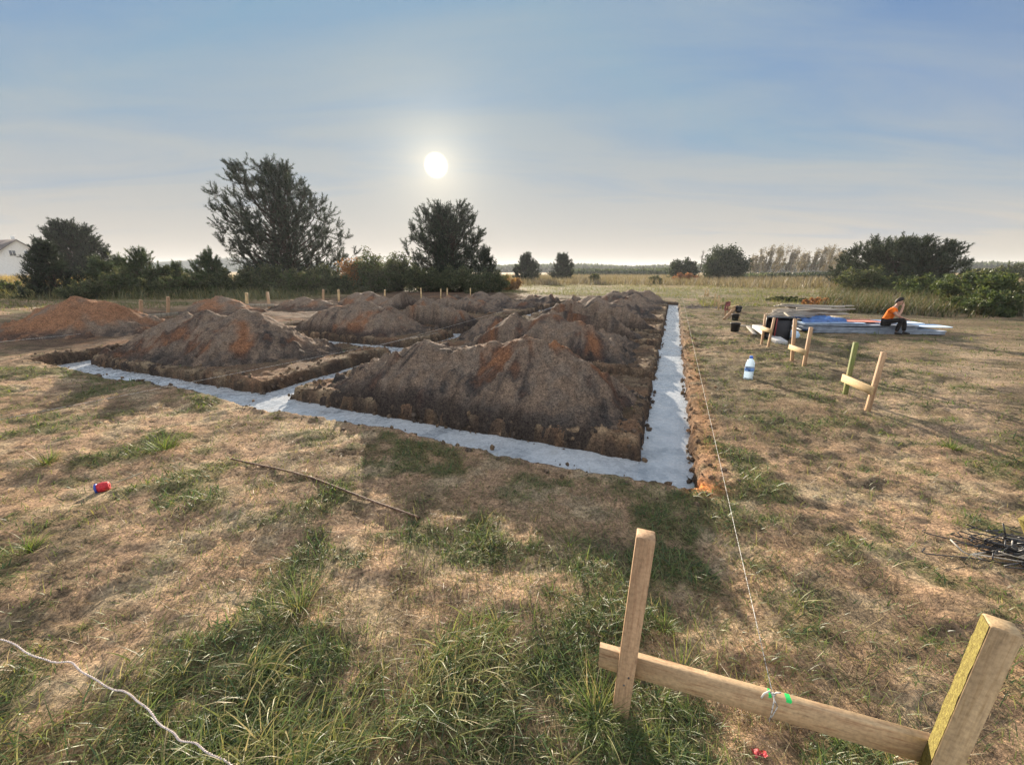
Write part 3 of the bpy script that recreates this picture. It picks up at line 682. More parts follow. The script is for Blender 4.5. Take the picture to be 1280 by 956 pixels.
def pine(name, label, base, hgt, profile, nl, stems=1, skew=(1, 1), tw=8, tuft=.22, ncol=GRN_P, k=9, t0=.12, group=None, lean=.0, cat='pine tree', nw=.012, spread=.6, updir=.9):
    root = tag(empty(name, base), label, cat, group)
    mb = MB(); v = Veg(); Pt = []; Dt = []; St = []
    stem_pts = []
    for s in range(stems):
        off = np.array([0, 0, 0.]) if stems == 1 else np.array([rng.normal(0, .12 * hgt * .35), rng.normal(0, .2), 0])
        ln = rng.normal(0, .05) + lean + (0 if stems == 1 else off[0] * .09)
        hs = hgt * (1 if s == 0 else rng.uniform(.72, .96))
        c = curve(off + [0, 0, -.1], (ln, rng.normal(0, .05), 1), hs, 10, .25, .035); c[:, 2] *= (hs) / max(c[-1, 2], .1)
        stem_pts.append(c); r0 = .020 * hgt / stems ** .4 + .02
        mb.tube(c, np.linspace(r0, .02, 11), 7)
    for i in range(nl):
        c = stem_pts[i % stems]; tt = t0 + (1 - t0) * ((i + rng.random()) / nl) ** .85
        zz = tt * 10; j = min(int(zz), 9); p = c[j] + (c[j + 1] - c[j]) * (zz - j)
        az = i * 2.39996 + rng.normal(0, .5); th = p[2] / hgt
        Rr = prof(profile, th) * (skew[0] if math.cos(az) < 0 else skew[1] * 1.0) * rng.uniform(.55, 1.08)
        Rr = max(.25, Rr - (abs(p[0]) * .3 if stems > 1 else 0))
        el = rng.uniform(.0, .55) + 1.0 * max(0, th - .45)
        b = curve(p, (math.cos(az) * math.cos(el), math.sin(az) * math.cos(el), math.sin(el)), Rr * 1.08, 7, .55, .12)
        mb.tube(b, np.linspace(.010 + .012 * Rr, .008, 8), 5, cap=False)
        nt = max(3, int(1.45 * tw * (.5 + Rr / 2.2)))
        for q in range(nt):
            s_ = .18 + .82 * ((q + rng.random()) / nt) ** .8; zz = s_ * 7; j = min(int(zz), 6); pp = b[j] + (b[j + 1] - b[j]) * (zz - j); dd = b[j + 1] - b[j]; dd = dd / np.linalg.norm(dd)
            side = np.cross(dd, [0, 0, 1]) * rng.choice([-1, 1]); d2 = dd * .7 + side * rng.uniform(.2, .9) + np.array([0, 0, rng.uniform(.1, updir)]); d2 /= np.linalg.norm(d2)
            tl = rng.uniform(.35, 1.0) * (.35 + .16 * Rr)
            b2 = curve(pp, d2, tl, 4, .5, .08)
            if tl > .4: mb.tube(b2, np.linspace(.012, .005, 5), 4, cap=False)
            m = max(2, int(tl / (tuft * .55)))
            for s2 in np.linspace(.25, 1, m):
                z2 = s2 * 4; j2 = min(int(z2), 3); Pt.append(b2[j2] + (b2[j2 + 1] - b2[j2]) * (z2 - j2)); e = b2[j2 + 1] - b2[j2]; Dt.append(e / np.linalg.norm(e) + np.array([0, 0, .6])); St.append(tuft * rng.uniform(.8, 1.3))
    Pt, Dt, St = np.array(Pt), np.array(Dt), np.array(St)
    kz = (hgt - tuft * .6) / np.percentile(Pt[:, 2], 99.8); kx = max(q[1] for q in profile) * np.array(skew) / np.abs(np.percentile(Pt[:, 0], (1, 99)))
    def fit(V):
        V = np.array(V); V[:, 2] = np.where(V[:, 2] > 0, V[:, 2] * kz, V[:, 2]); w_ = ss(-.4, .4, V[:, 0]); V[:, 0] *= kx[0] * (1 - w_) + kx[1] * w_; V[:, 1] *= kx.mean(); return V
    Pt = fit(Pt); mb.v = [fit(q) for q in mb.v]
    cc = ncol[rng.integers(0, len(ncol), len(Pt))] * rng.uniform(.8, 1.25, len(Pt))[:, None]
    v.add(*tufts(Pt, Dt, St, k, cc, nw, spread))
    mb.build('trunk', M_bark, root, True); v.build('crown', M_needle, root)
    return root
def pine2(name, label, base, hgt, outline, nc, cr=.7, tw=9, tuft=.28, stems=1, k=9, nw=.014, ncol=GRN_P, cat='pine tree', group=None, up=.85, spread=.5, fill=.55):
    """stem(s), curved limbs to clumps of upright shoots; outline = (t, left, right) in metres"""
    root = tag(empty(name, base), label, cat, group); mb = MB(); v = Veg(); Pt = []; Dt = []; St = []
    T = [q[0] for q in outline]; Lo = [q[1] for q in outline]; Ro = [q[2] for q in outline]
    stem = []
    for s in range(stems):
        ox = 0 if stems == 1 else rng.uniform(-.35, .45) * min(Lo[1], Ro[1]); hs = (hgt - .5 * cr) * (.97 if s == 0 else rng.uniform(.75, .95))
        c = curve((ox * .25, rng.normal(0, .15), -.1), (ox * .16 / max(1, hgt * .3) * 2, rng.normal(0, .04), 1), hs, 10, .2, .03); c[:, 2] *= hs / c[-1, 2]
        stem.append(c); r0 = .017 * hgt / stems ** .35 + .02; mb.tube(c, np.linspace(r0, .018, 11), 7)
    t0 = T[0]
    for i in range(nc):
        th = t0 + (1 - t0) * (i + rng.random()) / nc; l = max(.15, np.interp(th, T, Lo) - cr * .5); r = max(.15, np.interp(th, T, Ro) - cr * .5)
        az = i * 2.39996 + rng.normal(0, .5); q = rng.random() ** fill * .93
        x_ = math.cos(az) * q * (l if math.cos(az) < 0 else r); y_ = math.sin(az) * q * (l + r) / 2
        c = np.array([x_, y_, max(.15, th * hgt - cr * 1.0)])
        sc_ = stem[i % stems]; zs = max(.02, th - .10 - .22 * q) * 10; j = min(int(zs), 9); p = sc_[j] + (sc_[j + 1] - sc_[j]) * (zs - j)
        if p[2] > c[2]: p = sc_[max(0, j - 1)]
        s_ = np.linspace(0, 1, 7)[:, None]; mid = p * .35 + c * .65; mid[2] = p[2] + (c[2] - p[2]) * .35
        b = (1 - s_) ** 2 * p + 2 * s_ * (1 - s_) * mid + s_ * s_ * c + rng.normal(0, .05, (7, 3)) * np.sin(s_ * math.pi)
        L = np.linalg.norm(c - p); mb.tube(b, np.linspace(.012 + .009 * L, .010, 7), 5, cap=False)
        out = np.array([x_ / max(l, r, .3), y_ / max(l, r, .3), 0])
        for w_ in range(tw):
            st = b[-1] if w_ < tw * .65 else b[rng.integers(3, 6)]
            d = out * .75 + np.array([0, 0, up]) + rng.normal(0, .62, 3); d /= np.linalg.norm(d)
            tl = cr * rng.uniform(.55, 1.35); b2 = curve(st + rng.normal(0, .08 * cr, 3), d, tl, 4, .55, .09)
            mb.tube(b2, np.linspace(.011, .004, 5), 4, cap=False)
            m = max(3, int(tl / (tuft * .42)))
            for s2 in np.linspace(.15, 1, m):
                z2 = s2 * 4; j2 = min(int(z2), 3); Pt.append(b2[j2] + (b2[j2 + 1] - b2[j2]) * (z2 - j2)); e = b2[j2 + 1] - b2[j2]; Dt.append(e / np.linalg.norm(e) + np.array([0, 0, .3])); St.append(tuft * rng.uniform(.75, 1.2) * (1 if s2 < .95 else 1.15))
    Pt, Dt, St = np.array(Pt), np.array(Dt), np.array(St)
    cc = ncol[rng.integers(0, len(ncol), len(Pt))] * rng.uniform(.75, 1.3, len(Pt))[:, None]
    v.add(*tufts(Pt, Dt, St, k, cc, nw, spread)); mb.build('trunk', M_bark, root, True); v.build('crown', M_needle, root); return root
def O(sc_, *rows): return [(t_, l * sc_, r * sc_) for t_, l, r in rows]
def broad(name, label, base, hgt, rx, ry, cols, nleaf=5000, leaf=.11, t0=.12, nst=7, group=None, cat='shrub', spiky=.4, lean=0, bark=None, cl=60, shape=1.0, gap=.35):
    """many-stemmed shrub / round tree: stems, twigs and leaf sprays along them"""
    root = tag(empty(name, base), label, cat, group); mb = MB(); v = Veg()
    cols = np.array(cols); P = []; Dd = []
    ends = []
    for i in range(cl):
        a = i * 2.39996 + rng.normal(0, .4); zf = rng.uniform(t0, 1.0); q = math.sqrt(max(0, 1 - abs((zf - .45) / .58) ** (2 * shape))) * rng.uniform(.35, 1.05) ** .7
        ends.append((math.cos(a) * rx * q + lean * zf * hgt, math.sin(a) * ry * q, zf * hgt * rng.uniform(.88, 1.04)))
    for i, e in enumerate(ends):
        e = np.array(e); st = np.array([e[0] * .12, e[1] * .12, -.05]); mid = st * .4 + e * .6; mid[2] = e[2] * .45; mid[:2] *= .7
        s = np.linspace(0, 1, 7)[:, None]; b = (1 - s) ** 2 * st + 2 * s * (1 - s) * mid + s * s * e + rng.normal(0, .02 * hgt * .3, (7, 3)) * s
        mb.tube(b, np.linspace(.008 + .006 * hgt * (1 if i % 8 else 1.8), .005, 7), 5, cap=False)
        m = nleaf // cl; w = rng.random(m) ** .6; zz = (.35 + .65 * w) * 6; j = np.minimum(zz.astype(int), 5); p = b[j] + (b[j + 1] - b[j]) * (zz - j)[:, None]
        rad = .10 * hgt * gap / .35 * (1.15 - .6 * w)
        p = p + rng.normal(0, 1, (m, 3)) * rad[:, None] * np.array([1, 1, .8])
        d = (b[j + 1] - b[j]); d /= np.linalg.norm(d, axis=1)[:, None]
        P.append(p); Dd.append(d + np.array([0, 0, spiky]))
    P = np.concatenate(P); Dd = np.concatenate(Dd); P[:, 2] = np.maximum(P[:, 2], .03)
    cl_ = fbm(P[:, 0] * 1.7 / max(.6, hgt * .3) + P[:, 1], P[:, 2] * 1.7 / max(.6, hgt * .3), int(abs(base[0]) * 7) % 97, 2)
    ci = np.clip(((cl_ + 1) / 2 * len(cols) + rng.normal(0, .6, len(P))).astype(int), 0, len(cols) - 1)
    v.add(*tufts(P, Dd, np.full(len(P), leaf), 3, cols[ci] * rng.uniform(.8, 1.2, len(P))[:, None], leaf * .22, .8))
    mb.build('stem' if hgt < 3.2 else 'trunk', bark or M_bark, root, True); v.build('foliage' if hgt < 3.2 else 'crown', M_leaf, root)
    return root
def at(px, Y, zc=1.5): return ((px - 640) / F * (Y * cp + (H - zc) * sp), Y, -.02)
def hof(py, Y): return float(D(640, py, Y)[2])

pine2('pine_tree', 'tall wide dark pine with several stems, biggest tree on the left', at(350, 36, 6), hof(197, 36), O(.069, (.12, 48, 34), (.2, 58, 60), (.3, 62, 80), (.38, 66, 104), (.45, 74, 98), (.6, 82, 72), (.76, 82, 52), (.85, 66, 38), (1, 48, 18)), 235, .72, 9, .26, 5, fill=.42, up=.6)
pine2('pine_tree', 'rounded pine standing right below the sun', at(556, 40, 4.5), hof(252, 40), O(.0845, (.15, 34, 36), (.35, 44, 50), (.5, 49, 49), (.66, 50, 49), (.8, 42, 45), (.92, 34, 37), (1, 26, 27)), 215, .7, 9, .25, 4, fill=.5, up=.62)
pine2('pine_tree', 'lower bushy pine leaning against the right side of the rounded pine', at(606, 37, 3), hof(308, 37), O(.071, (.06, 22, 26), (.5, 22, 25), (.8, 15, 16), (1, 4, 6)), 48, .6, 8, .24, 1)
pine2('pine_tree', 'dense round pine near the white house at far left', at(88, 46, 4.8), hof(275, 46), O(.078, (.12, 26, 38), (.33, 32, 40), (.5, 40, 42), (.66, 45, 38), (.8, 42, 30), (.92, 36, 24), (1, 22, 14)), 150, .85, 9, .30, 3, nw=.02)
pine2('pine_tree', 'small cone shaped pine in front of the white house, leftmost of the young pines', at(60, 26, 2), hof(300, 26), O(.05, (.03, 36, 38), (.3, 36, 38), (.55, 26, 30), (.8, 16, 12), (1, 3, 3)), 80, .5, 8, .2, 1)
YP = [(128, 28, 322, 1.35, 'young pine just right of the cone shaped pine'), (178, 28, 309, 1.65, 'young pine with spiky candles, tallest between house and big pine'), (218, 30, 328, 1.3, 'short young pine with a gap of distant hill behind it'), (262, 29, 313, 1.65, 'young pine touching the left side of the biggest pine'), (152, 31, 318, 1.2, 'narrow young pine left of the spiky one')]
for px, Y, py, rr, lab in YP:
    pine2('young_pine', lab, at(px, Y), hof(py, Y), [(.03, rr, rr), (.35, rr * .95, rr), (.7, rr * .75, rr * .65), (1, .25, .25)], 46, .62, 7, .2, 1, ncol=np.array([(.06, .085, .04), (.08, .105, .048), (.05, .07, .034), (.105, .115, .055)]), group='young pines in front of the big trees', up=1.1, fill=.6)
YP2 = [(658, 62, 317, 2.3, 'hazy pine right of the rounded pine, left one of two'), (703, 66, 317, 2.2, 'hazy pine standing in the dry field, right one of two')]
for px, Y, py, rr, lab in YP2:
    pine2('pine_tree', lab, at(px, Y), hof(py, Y), [(.05, rr * .8, rr * .8), (.35, rr, rr), (.7, rr * .8, rr * .85), (1, .5, .5)], 70, .7, 8, .32, 1, nw=.024)
DKT = [(.028, .04, .02), (.04, .055, .027), (.022, .032, .018), (.05, .062, .03)]
DK = [(.06, .075, .036), (.085, .10, .045), (.045, .058, .03), (.11, .115, .055), (.08, .078, .042)]
MID = [(.06, .085, .033), (.085, .11, .038), (.045, .065, .028), (.11, .11, .045)]
MIDR = [(.06, .088, .033), (.082, .108, .038), (.045, .066, .028), (.10, .105, .042)]
ORG_ = [(.26, .11, .035), (.33, .16, .05), (.19, .08, .03), (.2, .13, .05)]
RST = [(.30, .13, .06), (.36, .18, .08), (.22, .09, .05), (.33, .2, .1)]
SH = [
 ('shrub', 'orange autumn bush at the right foot of the biggest pine', 438, 33, 318, .8, ORG_, 2200, .13),
 ('shrub', 'grey green bush between the orange bush and the rounded pine, left one', 466, 32, 312, 1.35, DK + MID, 4200, .13),
 ('shrub', 'grey green bush touching the left side of the rounded pine', 498, 34, 313, 1.2, DK, 3800, .13),
 ('shrub', 'dark bush under the left half of the rounded pine', 528, 33, 330, 1.7, DK, 4200, .13),
 ('shrub', 'dark bush under the right half of the rounded pine', 572, 33, 332, 1.8, DK, 4200, .13),
 ('shrub', 'dark bush at the right end of the shrubs below the sun', 612, 33, 336, 1.3, DK, 3200, .13),
 ('shrub', 'small orange tan shrub beyond the heaps, right of the dark shrubs', 636, 36, 343, 1.0, [(.27, .155, .075), (.32, .2, .095), (.21, .12, .06)], 2200, .12),
 ('shrub', 'wide dark shrub under the left side of the biggest pine', 298, 29, 333, 1.9, DK, 4500, .13),
 ('shrub', 'wide grey green shrub under the right side of the biggest pine', 375, 29, 337, 2.0, DK + MID, 4600, .13),
 ('shrub', 'low dark shrub below the spiky young pine', 190, 26.5, 345, 1.6, DK, 3600, .12),
 ('shrub', 'low green shrub below the short young pine', 236, 26.5, 343, 1.4, DK + MID, 3400, .12),
 ('shrub', 'low olive shrub between the first young pines', 138, 26, 343, 1.3, DK + MID, 3400, .12),
 ('shrub', 'low grey green shrub beside the orange bush', 418, 30, 340, 1.2, DK, 3000, .12),
 ('shrub', 'low dark shrub at the left edge below the house', 10, 27, 352, 1.4, DK + MID, 3000, .12),
 ('shrub', 'low shrub right of the cone shaped pine at its foot', 95, 24.5, 352, 1.2, DK, 2600, .11),
 ('shrub', 'dark shrub filling the gap below the narrow young pine', 160, 28, 336, 1.5, DK, 3200, .12),
 ('shrub', 'dark shrub filling the gap left of the short young pine', 203, 29, 334, 1.4, DK, 3200, .12),
 ('shrub', 'olive shrub just left of the foot of the biggest pine', 262, 30, 336, 1.5, DK + MID, 3200, .12),
 ('shrub', 'dark shrub in the middle under the biggest pine', 336, 30, 330, 1.6, DK, 3600, .12),
 ('shrub', 'dark shrub under the right branches of the biggest pine', 403, 32, 331, 1.5, DK, 3400, .12),
 ('shrub', 'tall olive shrub just right of the orange bush', 452, 34, 322, 1.2, DK + MID, 3400, .13),
 ('shrub', 'dark shrub between the two grey green bushes', 482, 35, 322, 1.4, DK, 3400, .13),
 ('shrub', 'dark shrub in the middle under the rounded pine', 550, 34, 335, 1.5, DK, 3200, .12),
 ('shrub', 'low dark shrub at the far right foot of the rounded pine', 594, 31, 343, 1.2, DK, 2600, .12),
 ('shrub', 'rust red shrub below the small dark round tree', 856, 62, 341, 1.7, RST, 2400, .2),
 ('shrub', 'rust red shrub behind the pile of weathered boards', 1034, 19, 372, .62, RST, 1600, .1),
 ('shrub', 'dark green low shrub left of the rust red one behind the boards', 988, 23, 371, .85, DK, 1800, .1),
 ('shrub', 'green shrub right of the rust red one behind the boards', 1052, 19.5, 372, .5, MID, 1400, .1),
 ('shrub', 'tiny dark shrub alone in the dry field', 744, 58, 343, .7, DK, 900, .18),
 ('shrub', 'small dark shrub in the dry field near the trench end', 820, 52, 345, .8, DK, 1000, .18),
 ('shrub', 'green bush at the left foot of the wide dark tree', 1083, 30, 331, 1.6, MID + DK, 4200, .13),
 ('shrub', 'green bush at the middle foot of the wide dark tree', 1130, 28, 345, 1.5, MIDR, 3600, .12),
 ('shrub', 'bright green bush right of the wide dark tree', 1180, 24, 340, 1.9, MIDR, 4600, .12),
 ('shrub', 'tall green bush in the row at right, second from the edge', 1224, 20, 340, 1.5, MIDR, 4600, .12),
 ('shrub', 'tall green bush at the right edge', 1276, 18, 340, 1.6, MIDR, 4800, .12),
 ('shrub', 'low leafy bush in front of the row at the right edge', 1254, 15.5, 362, 1.2, MIDR, 3600, .10),
 ('shrub', 'low dark bush in front of the row between reeds and edge', 1196, 17.5, 380, 1.2, DK + MID, 2600, .10),
]
for nm, lab, px, Y, py, rr, cols, nl, lf in SH:
    hh = hof(py, Y); broad(nm, lab, at(px, Y), hh, rr * 1.2, rr, cols, int(nl * 1.35), lf, cl=46 if hh > 1.5 else 30, spiky=.5)
broad('round_tree', 'dense dark round tree on the horizon left of the birches', at(906, 72, 3), hof(308, 72), 3.9, 3.9, DKT, 12000, .3, t0=.08, cat='tree', cl=130, spiky=.3)
broad('round_tree', 'small dark round tree on the horizon left of the bare thin trunk', at(855, 70, 2.5), hof(324, 70), 2.4, 2.4, DKT, 6000, .3, t0=.05, cat='tree', cl=60)
pine2('wide_tree', 'wide dark green tree behind the seated worker', at(1128, 40, 3), hof(295, 40), O(.0768, (.05, 70, 60), (.3, 78, 70), (.5, 76, 72), (.7, 74, 64), (.85, 66, 54), (1, 44, 36)), 230, .75, 9, .26, 5, nw=.022, cat='tree', ncol=np.array(DKT), spread=.75, fill=.5)
broad('far_tree', 'hazy grey green tree cut by the right edge', at(1272, 62), hof(330, 62), 2.6, 2.6, DK, 3600, .26, cat='tree', cl=50)
broad('far_tree', 'hazy small tree between the wide dark tree and the right edge', at(1232, 70), hof(334, 70), 2.6, 2.6, DK, 3000, .28, cat='tree', cl=50)
# wind-bent pale birches
BI = [(948, 90, 320, 'pale leaning birch next to the dense round tree'), (962, 88, 310, 'second pale birch from the dense round tree'), (977, 92, 308, 'tall pale birch left of the middle of the row'), (994, 90, 313, 'pale birch in the middle of the row'), (1008, 93, 316, 'thinner pale birch right of the middle of the row'), (1022, 90, 309, 'broad pale birch, third from the wide dark tree'), (1036, 92, 309, 'broad pale birch, second from the wide dark tree'), (1053, 95, 315, 'brownish birch next to the wide dark tree')]
for px, Y, py, lab in BI:
    base = at(px - 6, Y); hgt = hof(py, Y); root = tag(empty('birch_tree', base), lab, 'birch tree', 'row of pale birches on the horizon'); mb = MB(); v = Veg(); P = []; Dd = []
    for s in range(5):
        c = curve((rng.normal(0, 1.0), rng.normal(0, .5), -.1), (.10 + rng.normal(0, .06), 0, 1), hgt * rng.uniform(.85, 1.0), 8, .1, .04); c[:, 2] *= 1.0
        mb.tube(c, np.linspace(.10, .02, 9), 5)
        for i in range(30):
            tt = rng.uniform(.25, 1) * 8; j = min(int(tt), 7); p = c[j] + (c[j + 1] - c[j]) * (tt - j); a = rng.uniform(0, 6.28)
            b = curve(p, (.45 * math.cos(a) + .35, .45 * math.sin(a), .75), rng.uniform(.6, 1.7), 4, .2, .12); mb.tube(b, np.linspace(.03, .008, 5), 4, cap=False)
            for q in range(9):
                zz = rng.uniform(.2, 1) * 4; j2 = min(int(zz), 3); P.append(b[j2] + rng.normal(0, .16, 3)); Dd.append((.6, 0, .6))
    P = np.array(P); cols = cmixn(len(P), (.20, .165, .11), (.26, .22, .15), (.14, .125, .085), (.18, .135, .095))
    v.add(*tufts(P, np.array(Dd), np.full(len(P), .22), 4, cols, .035, .9)); mb.build('trunk', M_paleb, root, True); v.build('crown', M_leaf, root)
# thin bare trunk + distant bare trees
def bare(name, label, px, Y, py, spread_, nb, cat='tree', group=None):
    base = at(px, Y); hgt = hof(py, Y); root = tag(empty(name, base), label, cat, group); mb = MB()
    c = curve((0, 0, -.1), (.06, 0, 1), hgt, 8, .1, .04); mb.tube(c, np.linspace(.016 * hgt, .02, 9), 6); mb.build('trunk', M_bark, root, True); mb = MB()
    for i in range(nb):
        tt = rng.uniform(.35, 1) * 8; j = min(int(tt), 7); p = c[j] + (c[j + 1] - c[j]) * (tt - j); a = rng.uniform(0, 6.28)
        b = curve(p, (math.cos(a) * spread_, math.sin(a) * spread_, .7), hgt * rng.uniform(.1, .3) * (.4 + spread_), 5, .3, .15); mb.tube(b, np.linspace(.04, .01, 6), 4, cap=False)
        for q in range(4):
            p2 = b[rng.integers(2, 6)]; mb.tube(curve(p2, (rng.normal(0, .6), rng.normal(0, .6), .8), hgt * rng.uniform(.05, .13), 3, .2, .15), np.linspace(.02, .008, 4), 4, cap=False)
    mb.build('crown', M_bark, root, True)
bare('bare_tree', 'thin bare trunk rising beside the dense round tree', 873, 75, 315, .18, 12)
bare('bare_tree', 'hazy spreading bare tree on the horizon in the dry field', 803, 150, 333, .8, 34)
bare('bare_tree', 'hazy thin bare tree left of the small dark round tree', 836, 120, 332, .6, 24)
# far woods and hills
def woods(name, label, pts, colr_, seed, thick=30, kind='stuff'):
    v = Veg(); P = []
    for (p0, Y0, t0_), (p1, Y1, t1_) in zip(pts[:-1], pts[1:]):
        m = int(abs(p1 - p0) * 14)
        s = rng.random(m); px = p0 + (p1 - p0) * s; Y = Y0 + (Y1 - Y0) * s + rng.uniform(0, thick, m); top = t0_ + (t1_ - t0_) * s
        x = (px - 640) / F * Y * cp; hh = (HOR - top - 3.2) / F * Y * .965 + H * .7
        hh = hh * (1 + .22 * fbm(x * .08, Y * 0, seed, 3)) ; z = hh * rng.random(m) ** .7
        P.append(np.stack([x, Y, z], 1))
    P = np.concatenate(P); cols = cmixn(len(P), *colr_)
    v.add(*tufts(P, np.tile([0, 0, 1.], (len(P), 1)), np.full(len(P), P[:, 1].mean() * .016), 4, cols, P[:, 1].mean() * .0042, .9))
    tag(v.build(name, M_leaf), label, 'woods', kind=kind)
woods('far_woods', 'hazy strip of distant trees along the horizon', [(560, 330, 337), (640, 330, 334), (720, 320, 333), (790, 330, 336), (900, 320, 333), (1060, 300, 331), (1180, 280, 332), (1330, 260, 333)], [(.06, .08, .05), (.08, .10, .06)], 3)
woods('hedgerow', 'dark low hedge under the birches', [(925, 80, 346), (990, 82, 344), (1070, 80, 341)], [(.05, .07, .04), (.07, .085, .045), (.09, .1, .05)], 5, 8)
woods('hedgerow', 'low hazy hedge between the field pines and the far trees', [(715, 130, 340), (790, 140, 339), (850, 120, 338)], [(.06, .08, .045), (.08, .10, .055)], 8, 10)
hx = np.linspace(-1100, 800, 220); hy = np.array([470., 500, 540, 600, 700])
Xh, Yh = np.meshgrid(hx, hy, indexing='ij')
prof_h = np.exp(-((Xh + 330) / 150) ** 2) * 15 + 4.5 + 2.0 * fbm(Xh * .006, Yh * 0, 77, 3) + .8 * fbm(Xh * .05, Yh * .05, 78, 3)
zh = prof_h * np.array([0, .75, 1, .8, 0])[None] - 1
me = npmesh('hills', np.stack([Xh, Yh, zh], -1).reshape(-1, 3), [gridfaces(220, 5)[:, ::-1]], np.broadcast_to(np.array([.09, .11, .09]), (1100, 3)), True)
tag(link('hills', me, M_soil), kind='structure')
# ------------------------------------------------------------------ batter boards
M_post = mat_wood('post_wood', (.31, .19, .11), (.47, .31, .185), (16, 16, 1.0))
M_postg = mat_wood('green_post_wood', (.17, .15, .07), (.26, .24, .10), (16, 16, 1.0), moss=(.14, .17, .05), knots=False)
M_board = mat_wood('board_wood', (.30, .185, .10), (.46, .33, .19), (1.0, 16, 16), rough=.7)
M_boardy = mat_wood('fresh_board_wood', (.44, .30, .15), (.56, .41, .22), (1.0, 14, 14), knots=False)
M_postgrey = mat_wood('grey_post_wood', (.24, .21, .16), (.36, .32, .25), (16, 16, 1.0), knots=False)
M_posty = mat_wood('yellow_painted_wood', (.34, .235, .125), (.48, .35, .205), (16, 16, 1.0))
t = NT('yellow_spray_paint'); o_ = t.obj(); nn = t.noise(o_, 90, 5, .7); n4 = t.noise(o_, 14, 4, .6)
c = t.ramp(nn, [(.3, (.12, .09, .022)), (.52, (.20, .165, .05)), (.75, (.33, .28, .07))])
c = t.mix(t.ramp(n4, [(.62, (0, 0, 0)), (.72, (.8, .8, .8))]), c, (.34, .23, .13))
t.princ(c, .85, nn, .8, .006, spec=.15); M_ypaint = t.m
def frame(d, up=(0, 0, 1)):
    d = np.array(d, float) / np.linalg.norm(d); up = np.array(up, float); n_ = np.cross(up, d); n_ /= np.linalg.norm(n_); return d, n_, np.cross(d, n_)
def post(root, base, top, w, mat, d, name='post', paint=None):
    """square stake with a chamfered top, local z along its length"""
    b = np.array(base, float); tp = np.array(top, float); z = tp - b; L = np.linalg.norm(z); z /= L
    x = np.array([d[0], d[1], 0.]); x -= z * x.dot(z); x /= np.linalg.norm(x); y = np.cross(z, x)
    from mathutils import Matrix
    def place(o):
        M = Matrix([[x[0], y[0], z[0], b[0]], [x[1], y[1], z[1], b[1]], [x[2], y[2], z[2], b[2]], [0, 0, 0, 1]])
        o.matrix_world = Matrix.Translation(-Vector(root.location)) @ M
        return o
    m = MB(); m.box((0, 0, L / 2 - .15), (w, w, L + .30)); o = place(m.build(name, mat, root))
    if paint is not None:
        m = MB(); nz_, ny_ = 34, 6
        zz, yy = np.meshgrid(np.linspace(.02, L - .003, nz_), np.linspace(-.46 * w, .46 * w, ny_), indexing='ij')
        xx = -w / 2 - .0022 - .0012 * pn(zz * 90, yy * 90, 3)
        yy = yy + .0025 * pn(zz * 60, yy * 20, 4)
        V = np.stack([xx, yy, zz], -1).reshape(-1, 3); Vb = V.copy(); Vb[:, 0] += .003
        f = gridfaces(nz_, ny_); m.add(np.concatenate([V, Vb]), [np.concatenate([f[:, ::-1], f + len(V)])])
        place(m.build('paint', paint, root))
    return o
def board(root, a, b, h, th, mat, name='board'):
    """a,b = middle of the board ends"""
    a = np.array(a, float); b = np.array(b, float); d, n_, u_ = frame(b - a); L = np.linalg.norm(b - a)
    from mathutils import Matrix
    m = MB(); m.box((0, 0, 0), (L, th, h)); o = m.build(name, mat, root); c = (a + b) / 2
    M = Matrix([[d[0], n_[0], u_[0], c[0]], [d[1], n_[1], u_[1], c[1]], [d[2], n_[2], u_[2], c[2]], [0, 0, 0, 1]])
    o.matrix_world = Matrix.Translation(-Vector(root.location)) @ M if root else M
    return o
GB = 'wooden batter boards around the foundation'
# front one
zb = .248
L0 = G(750, 805, zb); R0 = G(1152, 917, zb); d0, n0, _ = frame(R0 - L0)
if n0[1] > 0: n0 = -n0          # towards the camera
root = tag(empty('batter_board', ((L0 + R0) / 2) * [1, 1, 0]), 'nearest batter board with a yellow painted right post and green mark at the string', 'batter board', GB)
M_board0 = mat_wood('front_board_wood', (.31, .175, .095), (.55, .39, .23), (1.4, 11, 11), green=(.112, .05), rough=.7)
board(root, L0 - [0, 0, .05], R0 + d0 * .045 - [0, 0, .05], .098, .028, M_board0)
pl = L0 + d0 * .108 + n0 * (.014 + .031); pr = R0 + d0 * .036 + n0 * (.014 + .034)
post(root, (pl[0] - .012, pl[1], gzp(pl[0], pl[1])), (pl[0] + .018, pl[1] + .0, .80), .06, M_post, d0)
post(root, (pr[0] - .01, pr[1], gzp(pr[0], pr[1])), (pr[0] + .012, pr[1] + .0, .735), .06, M_posty, (math.cos(R(-34)), math.sin(R(-34))), paint=M_ypaint)
M_nail = mat_plain('nail_steel', (.12, .11, .10), .5, .3)
for c_, o_z in ((pl, .018), (pl, -.022), (pr, .015), (pr, -.02)):
    m = MB(); q_ = np.array([c_[0], c_[1], zb - .05 + o_z]) + n0 * .033 + d0 * (.006 if o_z > 0 else -.008); m.tube(np.array([q_ - n0 * .004, q_ + n0 * .0015]), .0035, 10); m.build('nail', M_nail, root).location = (-root.location)
